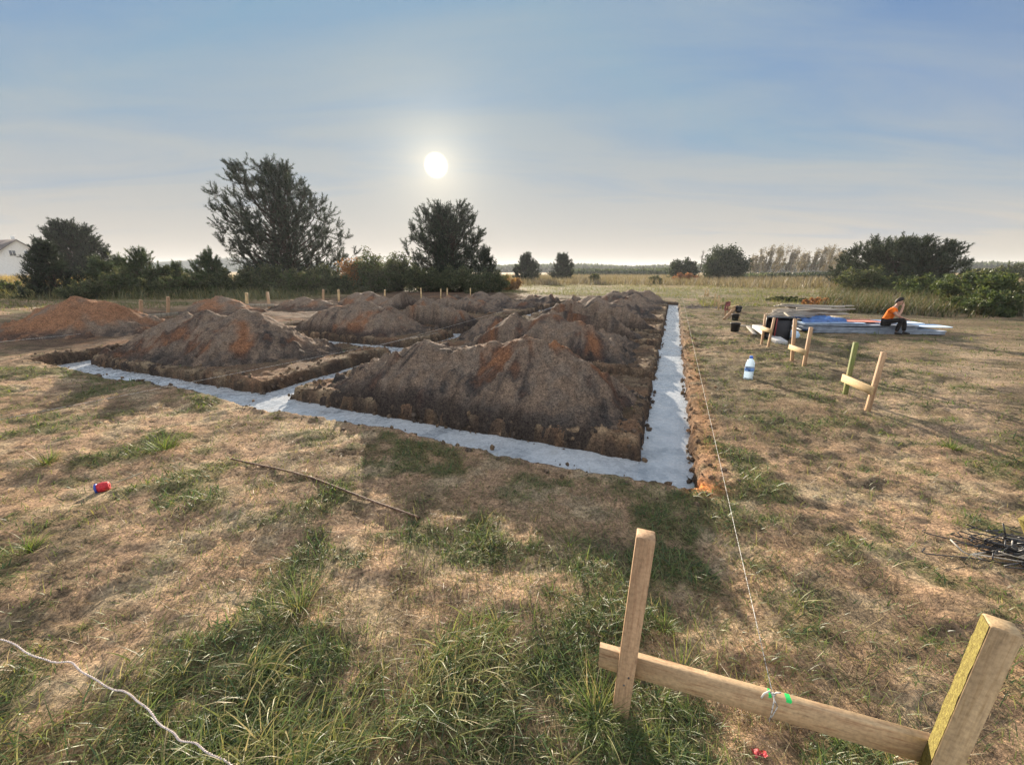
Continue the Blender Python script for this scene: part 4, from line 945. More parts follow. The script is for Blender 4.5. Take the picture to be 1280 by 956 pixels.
def batter(label, p1, p2, bd, w=.055, m1=None, m2=None, mb_=None, th=.025, hb=.09, ext=.055):
    """p = (xbase, ybase, xtop, ytop); bd = two pixel ends of the board"""
    bs = []
    for p in (p1, p2):
        g = G(p[0], p[1]); tp = D(p[2], p[3], g[1]); bs.append((g, tp))
    c = (bs[0][0] + bs[1][0]) / 2
    root = tag(empty('batter_board', c), label, 'batter board', GB)
    dd = bs[1][0] - bs[0][0]; dd[2] = 0; d, n_, _ = frame(dd)
    for (g, tp), mm in zip(bs, (m1 or M_post, m2 or M_post)): post(root, (g[0], g[1], gzp(g[0], g[1])), tp, w, mm, d)
    if bd:
        if n_[0] * c[0] + n_[1] * c[1] > 0: n_ = -n_
        zz = np.mean([D(b[0], b[1], bs[i][0][1])[2] for i, b in enumerate(bd)])
        q = [g + (tp - g) * zz / tp[2] + n_ * (w / 2 + th / 2 + .002) for g, tp in bs]
        dv = (q[1] - q[0]) / np.linalg.norm(q[1] - q[0]); board(root, q[0] - dv * ext, q[1] + dv * ext, hb, th, mb_ or M_boardy)
    return root
batter('batter board on the right with one greenish post and one pale post', (1055, 498, 1070, 428), (1084, 514, 1105, 440), ((1053, 471), (1096, 490)), .046, M_postg, M_post, M_boardy, hb=.10)
batter('batter board between the water bottle and the blue sheets', (990, 450, 994, 399), (1005, 457, 1014, 409), ((988, 432), (1010, 442)), .05, M_post, M_post)
batter('batter board standing right in front of the black crate', (952, 430, 957, 393), (960, 434, 968, 397), ((953, 409), (965, 415)), .042, M_post, M_post)
batter('tiny batter board past the trestle, left of the two side by side', (893, 384, 894.5, 367), (897.5, 383, 899, 369), ((892, 375), (898.5, 376)), .06, M_boardy, M_post, hb=.12)
batter('tiny batter board past the trestle, right of the two side by side', (898, 388, 899, 371), (903.5, 387, 904, 372), ((897, 379), (904.5, 380)), .06, M_boardy, M_postg, hb=.12)
batter('farthest batter board near the end of the right trench', (881, 372, 882, 362.5), (884.5, 371.5, 885.5, 362), ((880, 368), (886, 368.6)), .07, M_boardy, M_boardy, hb=.13)
batter('batter board with a dark red cloth hung over it beside the leaning trestle', (906.5, 394, 908, 377), (911, 393, 912, 376), ((906, 383), (912.5, 384)), .055, M_post, M_post)
batter('batter board behind the left front trench with its board lying low', (176, 399, 176, 375), (210, 396, 210, 371), ((160, 398), (226, 391)), .085, M_post, M_post, M_postgrey, hb=.13, ext=.3)
batter('batter board beyond the heap with the orange flank on the left', (309, 386, 308, 366), (337, 386, 334, 365), ((303, 384), (352, 379)), .09, M_boardy, M_post, M_postgrey, hb=.12, ext=.25)
batter('batter board right of the rounded brown heap on the left', (404, 382, 404, 362), (424, 381, 423, 362), ((408, 381), (429, 380)), .09, M_post, M_boardy, M_boardy, hb=.12)
for (xb, yb, xt, yt, lab) in [(481, 378, 481, 362, 'thin wooden stake behind the flat topped heap'), (527, 376, 526, 360, 'pale thin stake right of the pointed heap'), (551, 373, 551, 361, 'thin stake under the rounded pine, left of two'), (559, 373, 559, 360, 'thin stake under the rounded pine, right of two'), (588, 371, 588, 360, 'thin stake farthest right behind the heaps')]:
    g = G(xb, yb); root = tag(empty('stake', g), lab, 'stake'); post(root, (g[0], g[1], 0), D(xt, yt, g[1]), .07, M_boardy, (1, 0))
g = G(1312, 716); root = tag(empty('stake', g), 'yellow topped stake just cut by the right edge', 'stake'); post(root, (g[0], g[1], 0), D(1284, 648, g[1]), .05, M_ypaint, (1, 0))

# strings
t = NT('string_material'); o_ = t.obj()
t.princ(t.ramp(t.noise(o_, 60, 2), [(.42, (.16, .15, .14)), (.52, (.6, .57, .52))]), .8); M_string = t.m
def string(label, pts, r0, sag=0.02):
    p = np.array(pts, float); n_ = 60; s = np.linspace(0, 1, n_)[:, None]; m = MB()
    for a, b in zip(p[:-1], p[1:]):
        q = a * (1 - s) + b * s; q[:, 2] -= sag * 4 * (s * (1 - s))[:, 0]
        dist = np.linalg.norm(q - [0, 0, H], axis=1); m.tube(q, r0 * np.ones(n_), 5)
    tag(m.build('string', M_string), label, 'string')
kb = G(966, 868, zb + .003) + d0 * 0
string('long white string running from the nearest batter board along the right trench', [kb, D(853, 371, 23.)], .0015, .01)
g1 = G(-60, 536, .24); g2 = G(548, 415.5, .30); string('white string crossing the left front trench in front of the heaps', [g1, g2], .0022, .01)
string('white string from the heaps up to the dark heap in the middle', [D(470, 433, 9.0), D(632, 388, 12.5)], .0025, .01)
string('white string passing low in front of the reddish heap at the left edge', [G(-40, 431, .30), D(178, 409, 12.8)], .004, .01)
string('thin string beyond the left trench between the batter boards', [D(330, 400, 14.5), D(432, 383, 19)], .004, .01)
# knot and hanging ends at the board
m = MB()
kk = kb - n0 * .0
m.tube(np.array([kb + [0, 0, .002], kb + n0 * .018 + [0, 0, .0], kb + n0 * .019 - [0, 0, .05], kb + n0 * .019 - [0, 0, .1]]), .0022, 6)
m.tube(np.array([kb + n0 * .02 + d0 * .0, kb + n0 * .021 + d0 * .012 - [0, 0, .02], kb + n0 * .02 + d0 * .004 - [0, 0, .07], kb + n0 * .02 - d0 * .004 - [0, 0, .085]]), .0018, 6)
m.tube(np.array([kb, kb - d0 * .012 + [0, 0, .012], kb - d0 * .03 + n0 * .01 + [0, 0, .004], kb - d0 * .036 + n0 * .015 - [0, 0, .01]]), .003, 6)
m.tube(np.array([kb, kb + d0 * .01 + [0, 0, .014], kb + d0 * .022 + [0, 0, .018]]), .0025, 6)
m.lathe([(0, -.006), (.005, -.004), (.007, 0), (.005, .004), (0, .006)], kb + [0, 0, .003], n=10)
tag(m.build('string_knot', M_string, smooth=True), 'knot and loose string ends tied round the nearest board', 'knot')

# rope, rod, reel
px = [(-40, 786), (0, 801), (30, 812), (62, 826), (85, 829), (104, 842), (130, 857), (152, 863), (170, 876), (188, 893), (208, 910), (228, 926), (252, 938), (280, 952), (330, 985)]
q = np.array([G(a, b, .075) for a, b in px]); s = np.linspace(0, len(q) - 1, 120); q = np.stack([np.interp(s, np.arange(len(q)), q[:, i]) for i in range(3)], 1)
q[:, 2] += .012 * np.sin(s * 1.7) + .006 * rng.normal(0, 1, len(q)).cumsum() * .1; q[:, :2] += .003 * np.stack([np.sin(s * 5), np.cos(s * 4.3)], 1)
t = NT('rope_material'); w_ = t.n('ShaderNodeTexNoise'); w_.inputs['Scale'].default_value = 180; t.l(t.obj(), w_.inputs['Vector'])
t.princ(t.ramp(w_.outputs[0], [(.35, (.32, .26, .25)), (.6, (.62, .54, .51))]), .8, w_.outputs[0], .6, .003); M_rope = t.m
m = MB(); 
for ph in (0, math.pi):  # two twisted strands
    aa = np.arange(960) * .55 + ph; s2 = np.linspace(0, 119, 960); qq = np.stack([np.interp(s2, np.arange(120), q[:, i]) for i in range(3)], 1)
    m.tube(qq + .0022 * np.stack([np.cos(aa), np.cos(aa) * .3, np.sin(aa)], 1), .0019, 5)
tag(m.build('rope', M_rope, smooth=True), 'pale twisted cord lying across the long grass bottom left', 'rope')
a, b = G(288, 569, .03), G(524, 646, .012); m = MB(); s = np.linspace(0, 1, 90)[:, None]
q = a * (1 - s) + b * s; q[:, 2] = [gzp(u_[0], u_[1]) for u_ in q]; q[:, 2] = np.convolve(np.pad(q[:, 2], 12, 'edge'), np.ones(25) / 25, 'valid') + .016
q[:, :2] += .012 * np.sin(s * 3.1) * np.array([[.4, .9]])
m.tube(q, .0075 + .0012 * (np.arange(90) % 2), 8)
tag(m.build('steel_rod', mat_plain('rust_material', (.13, .075, .05), .75, .5, 40, .5)), 'long rusty steel rod lying on the sandy ground', 'steel rod')
g = G(128, 606, .045); z0 = gzp(g[0], g[1]); d = np.array([.80, .55, .05]); d /= np.linalg.norm(d); xx = np.cross([0, 0, 1], d); xx /= np.linalg.norm(xx); ax = [xx, np.cross(d, xx), d]
root = tag(empty('string_reel', (g[0], g[1], z0)), 'small red and blue reel of cord lying on the grass at left', 'reel')
M_red = mat_plain('red_cord', (.55, .03, .04), .6, .3, 60, .5); M_blu = mat_plain('blue_plastic', (.04, .08, .38), .4, .2, 20, .1)
cz = np.array([0, 0, .037])
m = MB(); pr_ = [(.012, -.045), (.036, -.045)] + [(.034 + .013 * math.sin(math.pi * (.1 + .8 * i / 20)) + .0012 * (i % 2), -.045 + .09 * i / 20) for i in range(21)] + [(.034, .047), (.012, .047)]
m.lathe(np.array(pr_) * .8, cz, ax, 22); m.build('cord', M_red, root, True)
m = MB(); m.lathe(np.array([(.0, -.056), (.030, -.057), (.046, -.055), (.047, -.040), (.02, -.036)]) * .8, cz, ax, 24); m.lathe(np.array([(.008, -.064), (.014, -.064), (.014, -.056)]) * .8, cz, ax, 14)
m.build('flange', M_blu, root, True)
a = g * [1, 1, 0] + [0, 0, z0 + .045]; m = MB(); m.tube([a + d * .06, a + d * .14 + [0, 0, .012], a + d * .24 + [0, 0, .03]], [.005, .005, .006], 8)
tag(m.build('stick', mat_plain('stick_material', (.35, .3, .2), .8, .3)), 'short pale stick poking out beside the red reel', 'stick')
# red scrap by the front board
g = G(948, 946, .01); X, Y_ = np.meshgrid(np.linspace(-.022, .022, 14), np.linspace(-.014, .014, 10), indexing='ij'); Z = .022 + .02 * fbm(X * 45, Y_ * 45, 6, 3)
V = np.stack([X, Y_, Z], -1).reshape(-1, 3); Vb = V - [0, 0, .002]; f = gridfaces(14, 10)[:, ::-1]
m = MB(); m.add(np.concatenate([V, Vb]), [np.concatenate([f, f[:, ::-1] + len(V)])]); tag(m.build('scrap', mat_plain('red_scrap', (.45, .05, .06), .6, .4, 40), smooth=True, loc=(g[0], g[1], gzp(g[0], g[1]))), 'small crumpled red scrap in the grass below the nearest board', 'scrap')

# water bottle
g = G(935, 472.5); root = tag(empty('water_bottle', (g[0], g[1], gzp(g[0], g[1]))), 'large clear blue tinted water bottle standing on the grass', 'water bottle')
t = NT('bottle_plastic'); gl = t.n('ShaderNodeBsdfGlass'); gl.inputs['Color'].default_value = (.80, .90, 1, 1); gl.inputs['Roughness'].default_value = .12; gl.inputs['IOR'].default_value = 1.12
df = t.n('ShaderNodeBsdfTranslucent'); df.inputs[0].default_value = (.72, .84, .97, 1); mx_ = t.n('ShaderNodeMixShader'); mx_.inputs[0].default_value = .38
t.l(gl.outputs[0], mx_.inputs[1]); t.l(df.outputs[0], mx_.inputs[2]); t.l(mx_.outputs[0], t.out.inputs[0]); M_bot = t.m
BW = np.array([.84, 1.1])
pr_ = [(0, .004), (.062, 0), (.075, .012)] + [(.077 + .003 * math.cos(i * 1.57), .02 + .17 * i / 16) for i in range(17)] + [(.078, .20), (.074, .24), (.060, .275), (.035, .30), (.024, .31), (.024, .335), (0, .336)]
m = MB(); m.lathe(np.array(pr_) * BW, n=26); m.build('bottle', M_bot, root, True)
m = MB(); m.lathe(np.array([(.0795, .13), (.081, .132), (.081, .178), (.0795, .18)]) * BW, n=26); m.build('wrapper', mat_plain('blue_label', (.16, .30, .62), .4, .5, 25, .05), root, True)
m = MB(); m.lathe(np.array([(.027, .312), (.029, .314), (.029, .340), (.026, .346), (0, .347)]) * BW, n=18)
m.build('cap', mat_plain('blue_cap', (.05, .16, .6), .35, .1), root, True)

# bent rods in a pile at the right edge
M_drod = mat_plain('dark_rod', (.035, .033, .035), .45, .4, 30, .3, .5); M_lrod = mat_plain('pale_rod', (.42, .38, .33), .6, .3, 30)
c0 = G(1276, 700)
for i in range(80):
    L = rng.uniform(.25, .6); a0 = R(1) * rng.normal(-22, 17); o = c0 + [rng.normal(.12, .17), rng.normal(-.02, .07), rng.uniform(.012, .06)]
    o[2] *= max(.3, 1 - abs(o[0] - c0[0] - .12) * 1.6)
    d = np.array([math.cos(a0), math.sin(a0), rng.normal(-.08, .06)]); e1 = o - d * L / 2; e2 = o + d * L / 2; e1[2] = max(.012, e1[2]); e2[2] = max(.012, e2[2])
    hk = np.array([rng.normal(.01, .02), rng.normal(0, .02), rng.choice([-1, 1, 1]) * rng.uniform(.01, .05)])
    h2 = e1 + hk + d * .02; h2[2] = max(.01, h2[2])
    m = MB(); m.tube(np.array([h2, e1 + hk * .25 - d * .006, e1 + d * .015, (e1 + e2) / 2 + [0, 0, .01], e2]), .0035, 6)
    tag(m.build('bent_rod', M_drod if i % 9 else M_lrod, smooth=True), 'thin dark bent rod in the tangled pile at the right edge' if i % 9 else 'thin pale bent rod in the tangled pile at the right edge', 'rod', 'bent rods in the pile')
e = [G(1188, 674, .06), G(1203, 689, .03), G(1211, 693, .025), G(1232, 690, .03)]; m = MB(); m.tube(e, .004, 6); tag(m.build('bent_rod', M_lrod, smooth=True), 'pale hooked rod sticking out left from the rod pile', 'rod')
m = MB(); m.tube([G(1258, 676, .02), D(1254, 654, G(1258, 676)[1])], [.005, .004], 6); tag(m.build('twig', M_drod), 'short dark upright twig behind the rod pile', 'twig')

# ------------------------------------------------------------------ sheets, boards, crate
M_sg = mat_plain('grey_sheet', (.25, .285, .34), .6, .2, 6, .1); M_sb = mat_plain('blue_sheet', (.42, .55, .72), .5, .15, 5, .1); M_sr = mat_plain('red_sheet', (.55, .22, .16), .6, .2, 8, .1)
M_old = mat_wood('weathered_wood', (.22, .20, .17), (.36, .33, .29), (1.2, 14, 14), knots=False, rough=.9)
M_blk = mat_plain('black_plastic', (.018, .018, .02), .5, .3, 20, .1)
e0 = G(1002, 416.5); e1 = G(1150, 418.5); d, n_, u_ = frame((e1 - e0) * [1, 1, 0])
if n_[1] < 0: n_ = -n_
Ls = np.linalg.norm(e1 - e0)
def slab(name, label, cat, c, L, dpt, th, mat, group=None, yaw=0.0, bend=0.0):
    dd = np.array([d[0] * math.cos(yaw) - d[1] * math.sin(yaw), d[0] * math.sin(yaw) + d[1] * math.cos(yaw), 0]); nn_ = np.array([-dd[1], dd[0], 0])
    nx = 24; X, Y_ = np.meshgrid(np.linspace(-L / 2, L / 2, nx), np.linspace(-dpt / 2, dpt / 2, 3), indexing='ij')
    Z = bend * (X / L * 2) ** 2 + .004 * np.sin(X * 3 + c[0] * 50)
    top = np.stack([X, Y_, Z + th / 2], -1).reshape(-1, 3); bot = np.stack([X, Y_, Z - th / 2], -1).reshape(-1, 3)
    f = gridfaces(nx, 3); k = len(top); i = np.arange(nx - 1) * 3
    side = np.concatenate([np.stack([i, i + 3, i + 3 + k, i + k], 1), np.stack([i + 2, i + 2 + k, i + 5 + k, i + 5], 1)])
    j = np.array([0, 1]); e = (nx - 1) * 3; ends = np.concatenate([np.stack([j, j + k, j + 1 + k, j + 1], 1), np.stack([e + j, e + j + 1, e + j + 1 + k, e + j + k], 1)])
    V = np.concatenate([top, bot]); V = V[:, :1] * dd + V[:, 1:2] * nn_ + V[:, 2:] * [0, 0, 1.]
    m = MB(); m.add(V, [np.concatenate([f, f[:, ::-1] + k, side, ends])])
    return tag(m.build(name, mat, loc=c), label, cat, group)
base_c = (e0 + e1) / 2 + n_ * .52
for i in range(7):
    off = rng.normal(0, .05); slab('grey_sheet', 'long blue grey sheet in the low stack under the worker', 'sheet', base_c + d * (off + (.5 if i < 3 else 0)) + n_ * rng.normal(0, .02) + [0, 0, .025 + i * .034], Ls * (1.10 if i < 3 else .97), 1.0, .028, M_sg, 'grey sheets in the stack', rng.normal(0, .008))
zt = .025 + 7 * .034
slab('blue_sheet', 'pale blue sheet on top of the stack, left end', 'sheet', base_c - d * .62 + n_ * .06 + [0, 0, zt], Ls * .55, .85, .022, M_sb, None, .02)
slab('blue_sheet', 'pale blue sheet on top of the stack, behind the worker', 'sheet', base_c + d * 1.15 + n_ * .1 + [0, 0, zt + .002], Ls * .38, .8, .022, M_sb, None, -.02)
slab('red_sheet', 'faded orange red sheet on the stack just left of the worker', 'sheet', base_c + d * .32 + n_ * .12 + [0, 0, zt + .026], .95, .6, .015, M_sr, None, .03)
slab('blue_sheet', 'thin pale blue sheet sliding off the right end of the stack', 'sheet', base_c + d * (Ls * .5 + .35) + n_ * .2 + [0, 0, .16], 1.5, .6, .02, M_sb, None, -.06)
# tarp
X, Y_ = np.meshgrid(np.linspace(-.62, .62, 40), np.linspace(-.5, .5, 30), indexing='ij'); Z = .05 * np.abs(fbm(X * 3, Y_ * 3, 4, 4)) + .03 - .30 * ss(.34, .5, -Y_) + .02
V = np.stack([X, Y_, Z], -1).reshape(-1, 3); Vb = V - [0, 0, .004]; f = gridfaces(40, 30)[:, ::-1]
m = MB(); m.add(np.concatenate([V, Vb]), [np.concatenate([f, f[:, ::-1] + len(V)])]); ct = D(1018, 399, 11.6)
tag(m.build('tarp', mat_plain('blue_tarp', (.04, .11, .30), .45, .3, 8, .2, .5), smooth=True, loc=(ct[0], ct[1], .30)), 'crumpled dark blue tarp over the left end of the sheet stack', 'tarp')
# weathered boards
for i in range(5):
    c = D(985 + i * 16, 399, 12.7); m = MB(); m.box((0, 0, .13), (.09, .7, .26)); tag(m.build('timber_block', M_old, loc=(c[0], c[1], 0)), 'dark timber block holding up the pile of weathered boards', 'timber block', 'blocks under the board pile')
for i in range(28):
    lv = i // 7; k = i % 7; c = D(1012 + rng.normal(0, 9), 390, 12.35 + k * .13 + rng.normal(0, .03)); c[2] = .29 + lv * .05 + rng.uniform(0, .07) + k * .014
    L = rng.uniform(1.1, 2.1); a = R(rng.normal(-4, 9)); q = np.array([math.cos(a), math.sin(a), rng.normal(0, .04)])
    o = board(None, c - q * L / 2, c + q * L / 2, .03, rng.uniform(.06, .14), M_old, 'old_board'); tag(o, 'grey weathered board in the loose pile behind the blue tarp', 'board', 'weathered boards in the pile')
for i in range(4):
    a = D(963 + i * 3, 393 - i * 1.6, 10.9 + i * .25); b = D(1012 + i * 4, 396 - i * 1.5, 11.4 + i * .25)
    o = board(None, a, b, .025, .13, M_old, 'old_board'); tag(o, 'grey weathered board reaching over the black crate', 'board', 'boards over the crate')
a = D(1003, 386, 11.2); b = D(1000, 400, 10.2) 
o = board(None, D(981, 391, 10.6), D(995, 402, 10.0), .03, .05, M_postgrey, 'old_board'); tag(o, 'thin pale stick leaning from the board pile towards the batter board', 'board')
# black crate: open box lying on its side
g = G(971, 425.5); root = tag(empty('crate', (g[0] + .02, g[1] + .12, 0), R(-24)), 'tall black open crate standing under the grey boards', 'crate')
m = MB(); w_, d_, h_ = .52, .40, .56
m.box((0, d_ / 2, h_ / 2), (w_, .02, h_)); m.box((-w_ / 2, 0, h_ / 2), (.02, d_, h_)); m.box((w_ / 2, 0, h_ / 2), (.02, d_, h_)); m.box((0, 0, .012), (w_, d_, .02)); m.box((0, 0, h_ - .01), (w_ + .02, d_, .02))
m.build('shell', M_blk, root); m = MB(); m.box((-.05, -d_ / 2 - .004, h_ / 2), (.022, .012, h_ * .94)); m.build('strip', mat_plain('dark_red_strip', (.22, .03, .03), .5), root)
m = MB(); m.box((.1, -.02, h_ / 2), (.30, .3, h_ * .8)); m.build('insert', mat_plain('dark_insert', (.03, .03, .035), .7), root)
o = board(None, G(946, 408, .10) + [0, 0, 0], G(977, 428.5, .05), .09, .24, mat_plain('pale_slab', (.42, .41, .40), .8, .2, 12), 'pale_slab'); tag(o, 'pale grey slab lying on the ground in front of the black crate', 'slab')
def bag(label, px, py, s, seed, col):
    g = G(px, py); V = []; n_ = 18
    for i in range(n_):
        for j in range(n_):
            a = j / n_ * 2 * math.pi; p_ = i / (n_ - 1) * math.pi * .98 + .01
            V.append((math.sin(p_) * math.cos(a), math.sin(p_) * math.sin(a), math.cos(p_)))
    V = np.array(V); r_ = 1 + .28 * fbm(V[:, 0] * 2 + V[:, 2], V[:, 1] * 2 + V[:, 2] * 1.3, seed, 4); V = V * r_[:, None] * s * np.array([1, .7, .75]); V[:, 2] = np.maximum(V[:, 2] + s * .55, .0)
    i, j = np.meshgrid(np.arange(n_ - 1), np.arange(n_), indexing='ij'); f = np.stack([i * n_ + j, (i + 1) * n_ + j, (i + 1) * n_ + (j + 1) % n_, i * n_ + (j + 1) % n_], -1).reshape(-1, 4)
    m = MB(); m.add(V, [f]); tag(m.build('plastic_bag', mat_plain('bag_plastic', col, .35, .25, 14, .3, .5), smooth=True, loc=(g[0], g[1], gzp(g[0], g[1]))), label, 'plastic bag')
bag('crumpled pale blue plastic bag right of the black crate', 990, 424, .15, 3, (.45, .60, .75))
bag('crumpled pale plastic bag left of the black crate', 957, 420, .12, 8, (.5, .6, .66))
for i, (p, q_) in enumerate((((924, 407), (939, 407.5)), ((935, 408), (944, 418)))):
    o = board(None, G(*p, .04), G(*q_, .04), .03, .10, M_old, 'old_board'); tag(o, ['grey board lying flat right of the black bucket', 'grey board lying askew left of the pale slab'][i], 'board')
# buckets
def bucket(label, px, py, s):
    g = G(px, py); root = tag(empty('bucket', (g[0], g[1], gzp(g[0], g[1]))), label, 'bucket')
    m = MB(); m.lathe([(0, .01 * s), (.115 * s, 0), (.145 * s, .26 * s), (.155 * s, .265 * s), (.155 * s, .285 * s), (.14 * s, .285 * s), (.11 * s, .02 * s), (0, .02 * s)], n=24); m.build('body', M_blk, root, True)
    a = np.linspace(0, math.pi, 13); m = MB(); m.tube(np.stack([.155 * s * np.cos(a), -.10 * s * np.sin(a), .27 * s + .05 * s * np.sin(a)], 1), .004, 6); m.build('handle', M_lrod, root)
bucket('black bucket standing on the grass nearest the string', 918, 415.5, .85)
bucket('black bucket behind the nearest bucket under the trestle', 918.5, 401, .8)
# trestle with a dark bag
g = G(915, 399); root = tag(empty('trestle', g * [1, 1, 0]), 'leaning wooden trestle of crossed planks beyond the black buckets', 'trestle'); m0 = g * [1, 1, 0]
def rel(px, py, Y): return D(px, py, Y) - m0
for p, q_, mm in (((904, 398), (921, 383), M_post), ((909.5, 400), (921, 386), M_postgrey), ((923, 400), (920, 384), M_boardy)):
    m = MB(); a = rel(*p, g[1] - .25 * (p[0] < 908)); a[2] = 0; m.bar(a, rel(*q_, g[1] + .05), .09, .03); m.build('leg', mm, root)
m = MB(); m.bar(rel(911, 385, g[1] - .1), rel(923, 382.5, g[1] + .2), .10, .04); m.build('beam', M_boardy, root)
bp = D(923, 388, g[1]); V = []
m = MB()
for (dx, dz, rr) in ((0, 0, .10), (.04, .09, .08), (-.05, .1, .07)):
    m.lathe([(0, -rr), (rr * .7, -rr * .6), (rr, 0), (rr * .75, rr * .7), (0, rr)], (dx, 0, dz), n=12)
tag(m.build('tool_bag', M_blk, smooth=True, loc=bp), 'small black bag hung on the top of the trestle', 'bag')
g = G(909, 394); zc_ = D(909, 381, g[1]); X, Z = np.meshgrid(np.linspace(-.09, .09, 10), np.linspace(-.20, .12, 12), indexing='ij'); Yc = .015 * np.sin(X * 60) - .05
V = np.stack([X * (1 - Z), Yc, Z], -1).reshape(-1, 3); f = gridfaces(10, 12); Vb = V + [0, .012, 0]; m = MB(); m.add(np.concatenate([V, Vb]), [np.concatenate([f, f[:, ::-1] + len(V)])])
tag(m.build('cloth', mat_plain('dark_red_cloth', (.22, .07, .07), .9, .6, 9), smooth=True, loc=zc_), 'dark red cloth hanging from a small batter board', 'cloth')

# ------------------------------------------------------------------ house at the far left
hb = at(24, 128, 7); root = tag(empty('house', hb, R(70)), 'white gabled house with a dark roof beyond the pines at far left', 'house')
hw, hl, ev, ap = 4.8, 13.0, 6.6, 10.4
M_wall = mat_plain('white_render', (.72, .72, .70), .9, .06, 2, .05); M_roof = mat_plain('dark_tiles', (.075, .06, .06), .8, .3, 30, .3); M_win = mat_plain('window_glass', (.06, .07, .09), .12, .1, 3, 0, .6)
V = np.array([(-hw, 0, 0), (hw, 0, 0), (hw, 0, ev), (0, 0, ap), (-hw, 0, ev)], float); Vb = V + [0, hl, 0]
m = MB(); m.add(np.concatenate([V, Vb]), [np.array([[0, 1, 2, 3, 4], [9, 8, 7, 6, 5]]), np.array([[1, 6, 7, 2], [0, 4, 9, 5]])]); m.build('wall', M_wall, root)
m = MB(); th = math.atan2(ap - ev, hw)
for s_ in (-1, 1):
    a = np.array([s_ * (hw + .5), -.5, ev - .5 * math.tan(th)]); b = np.array([0, -.5, ap + .02])
    V = np.array([a, b, b + [0, hl + 1, 0], a + [0, hl + 1, 0]]); V2 = V + [0, 0, .22]; m.add(np.concatenate([V, V2]), [np.array([[0, 1, 2, 3], [7, 6, 5, 4], [0, 4, 5, 1], [1, 5, 6, 2], [2, 6, 7, 3], [3, 7, 4, 0]])])
rf = m.build('roof', M_roof, root); m = MB(); m.box((.3, 2.0, ap + .4), (.7, .7, 1.6)); m.build('chimney', M_wall, rf)
for x_ in (-1.5, 1.7):
    f_ = empty('window', (x_, -.03, 6.6)); f_.parent = root
    m = MB()
    for cc, sz in (((0, 0, .8), (1.5, .1, .1)), ((0, 0, -.8), (1.5, .1, .1)), ((-.7, 0, 0), (.1, .1, 1.5)), ((.7, 0, 0), (.1, .1, 1.5)), ((0, 0, 0), (.07, .08, 1.5))): m.box(cc, sz)
    m.build('frame', M_wall, f_); m = MB(); m.box((0, .0, 0), (1.32, .03, 1.5)); m.build('pane', M_win, f_)

# ------------------------------------------------------------------ seated worker
def skin(name, verts, edges, mat, parent, sub=2):
    me = bpy.data.meshes.new(name); me.from_pydata([v[:3] for v in verts], edges, []); o = link(name, me, mat, parent)
    md = o.modifiers.new('Skin', 'SKIN'); md.use_smooth_shade = True
    for k, v in zip(me.skin_vertices[0].data, verts): k.radius = (v[3], v[4] if len(v) > 4 else v[3])
    me.skin_vertices[0].data[0].use_root = True
    s = o.modifiers.new('Subdivision', 'SUBSURF'); s.levels = sub; s.render_levels = sub; return o
pc = base_c * [1, 1, 0]; pd = G(1106, 418) + n_ * .10
root = tag(empty('person', (pd[0], pd[1], .255), R(-52)), 'seated worker in orange shirt and dark trousers, hand raised to his face', 'person')
M_skin = mat_plain('skin', (.42, .24, .17), .55, .08, 10, .05); M_hair = mat_plain('dark_hair', (.02, .015, .012), .7, .3, 60, .5)
M_or = mat_plain('orange_shirt', (.80, .17, .02), .85, .15, 12, .3, .1); M_tr = mat_plain('dark_trousers', (.022, .02, .02), .85, .3, 14, .3, .1); M_sh = mat_plain('work_shoe', (.02, .018, .016), .6, .3)
S = .80
def sc_(vs): return [tuple(c * S for c in v) for v in vs]
# one continuous body: 0 pelvis ... legs, torso, head, arms, five-finger hands
Vb_ = [(0, 0, .10, .11), (.07, 0, .24, .11), (.12, 0, .40, .12), (.16, 0, .53, .09), (.185, 0, .60, .052), (.21, 0, .66, .055), (.24, 0, .735, .088), (.25, 0, .80, .085), (.24, 0, .85, .06),
       (.145, -.18, .50, .055), (.32, -.20, .30, .042), (.36, -.12, .47, .036), (.365, -.06, .60, .028), (.365, -.04, .645, .032),
       (.145, .18, .50, .055), (.27, .25, .27, .042), (.45, .17, .20, .036), (.52, .13, .19, .028), (.56, .12, .19, .03),
       (.03, -.09, .08, .085), (.42, -.15, .20, .06), (.38, -.15, -.02, .05), (.36, -.15, -.20, .036), (.03, .09, .08, .085), (.44, .14, .18, .06), (.48, .14, -.04, .05), (.50, .14, -.20, .036), (.25, 0, .70, .075)]
Eb = [(0, 1), (1, 2), (2, 3), (3, 4), (4, 5), (5, 27), (27, 6), (6, 7), (7, 8), (3, 9), (9, 10), (10, 11), (11, 12), (12, 13), (3, 14), (14, 15), (15, 16), (16, 17), (17, 18), (0, 19), (19, 20), (20, 21), (21, 22), (0, 23), (23, 24), (24, 25), (25, 26)]
def fingers(base_i, dirn, side, curl):
    for k in range(5):
        b = np.array(Vb_[base_i][:3]); L = [.055, .07, .078, .072, .058][k]; off = np.array(side) * (-.026 + .0135 * k)
        if k == 0: d1 = np.array(dirn) * .5 - np.array(side) * .8
        else: d1 = np.array(dirn, float)
        d1 = d1 / np.linalg.norm(d1); p1 = b + off + d1 * L * .55; p2 = p1 + (d1 * .6 + np.array(curl)) * L * .5; i0 = len(Vb_)
        Vb_.append((*p1, .0095)); Vb_.append((*p2, .008)); Eb.append((base_i, i0)); Eb.append((i0, i0 + 1))
fingers(13, (-.15, .35, .9), (.6, .5, -.1), (-.3, .4, .2)); fingers(18, (.8, -.1, -.35), (0, 1, 0), (.1, 0, -.5))
skin('body', sc_(Vb_), Eb, M_skin, root)
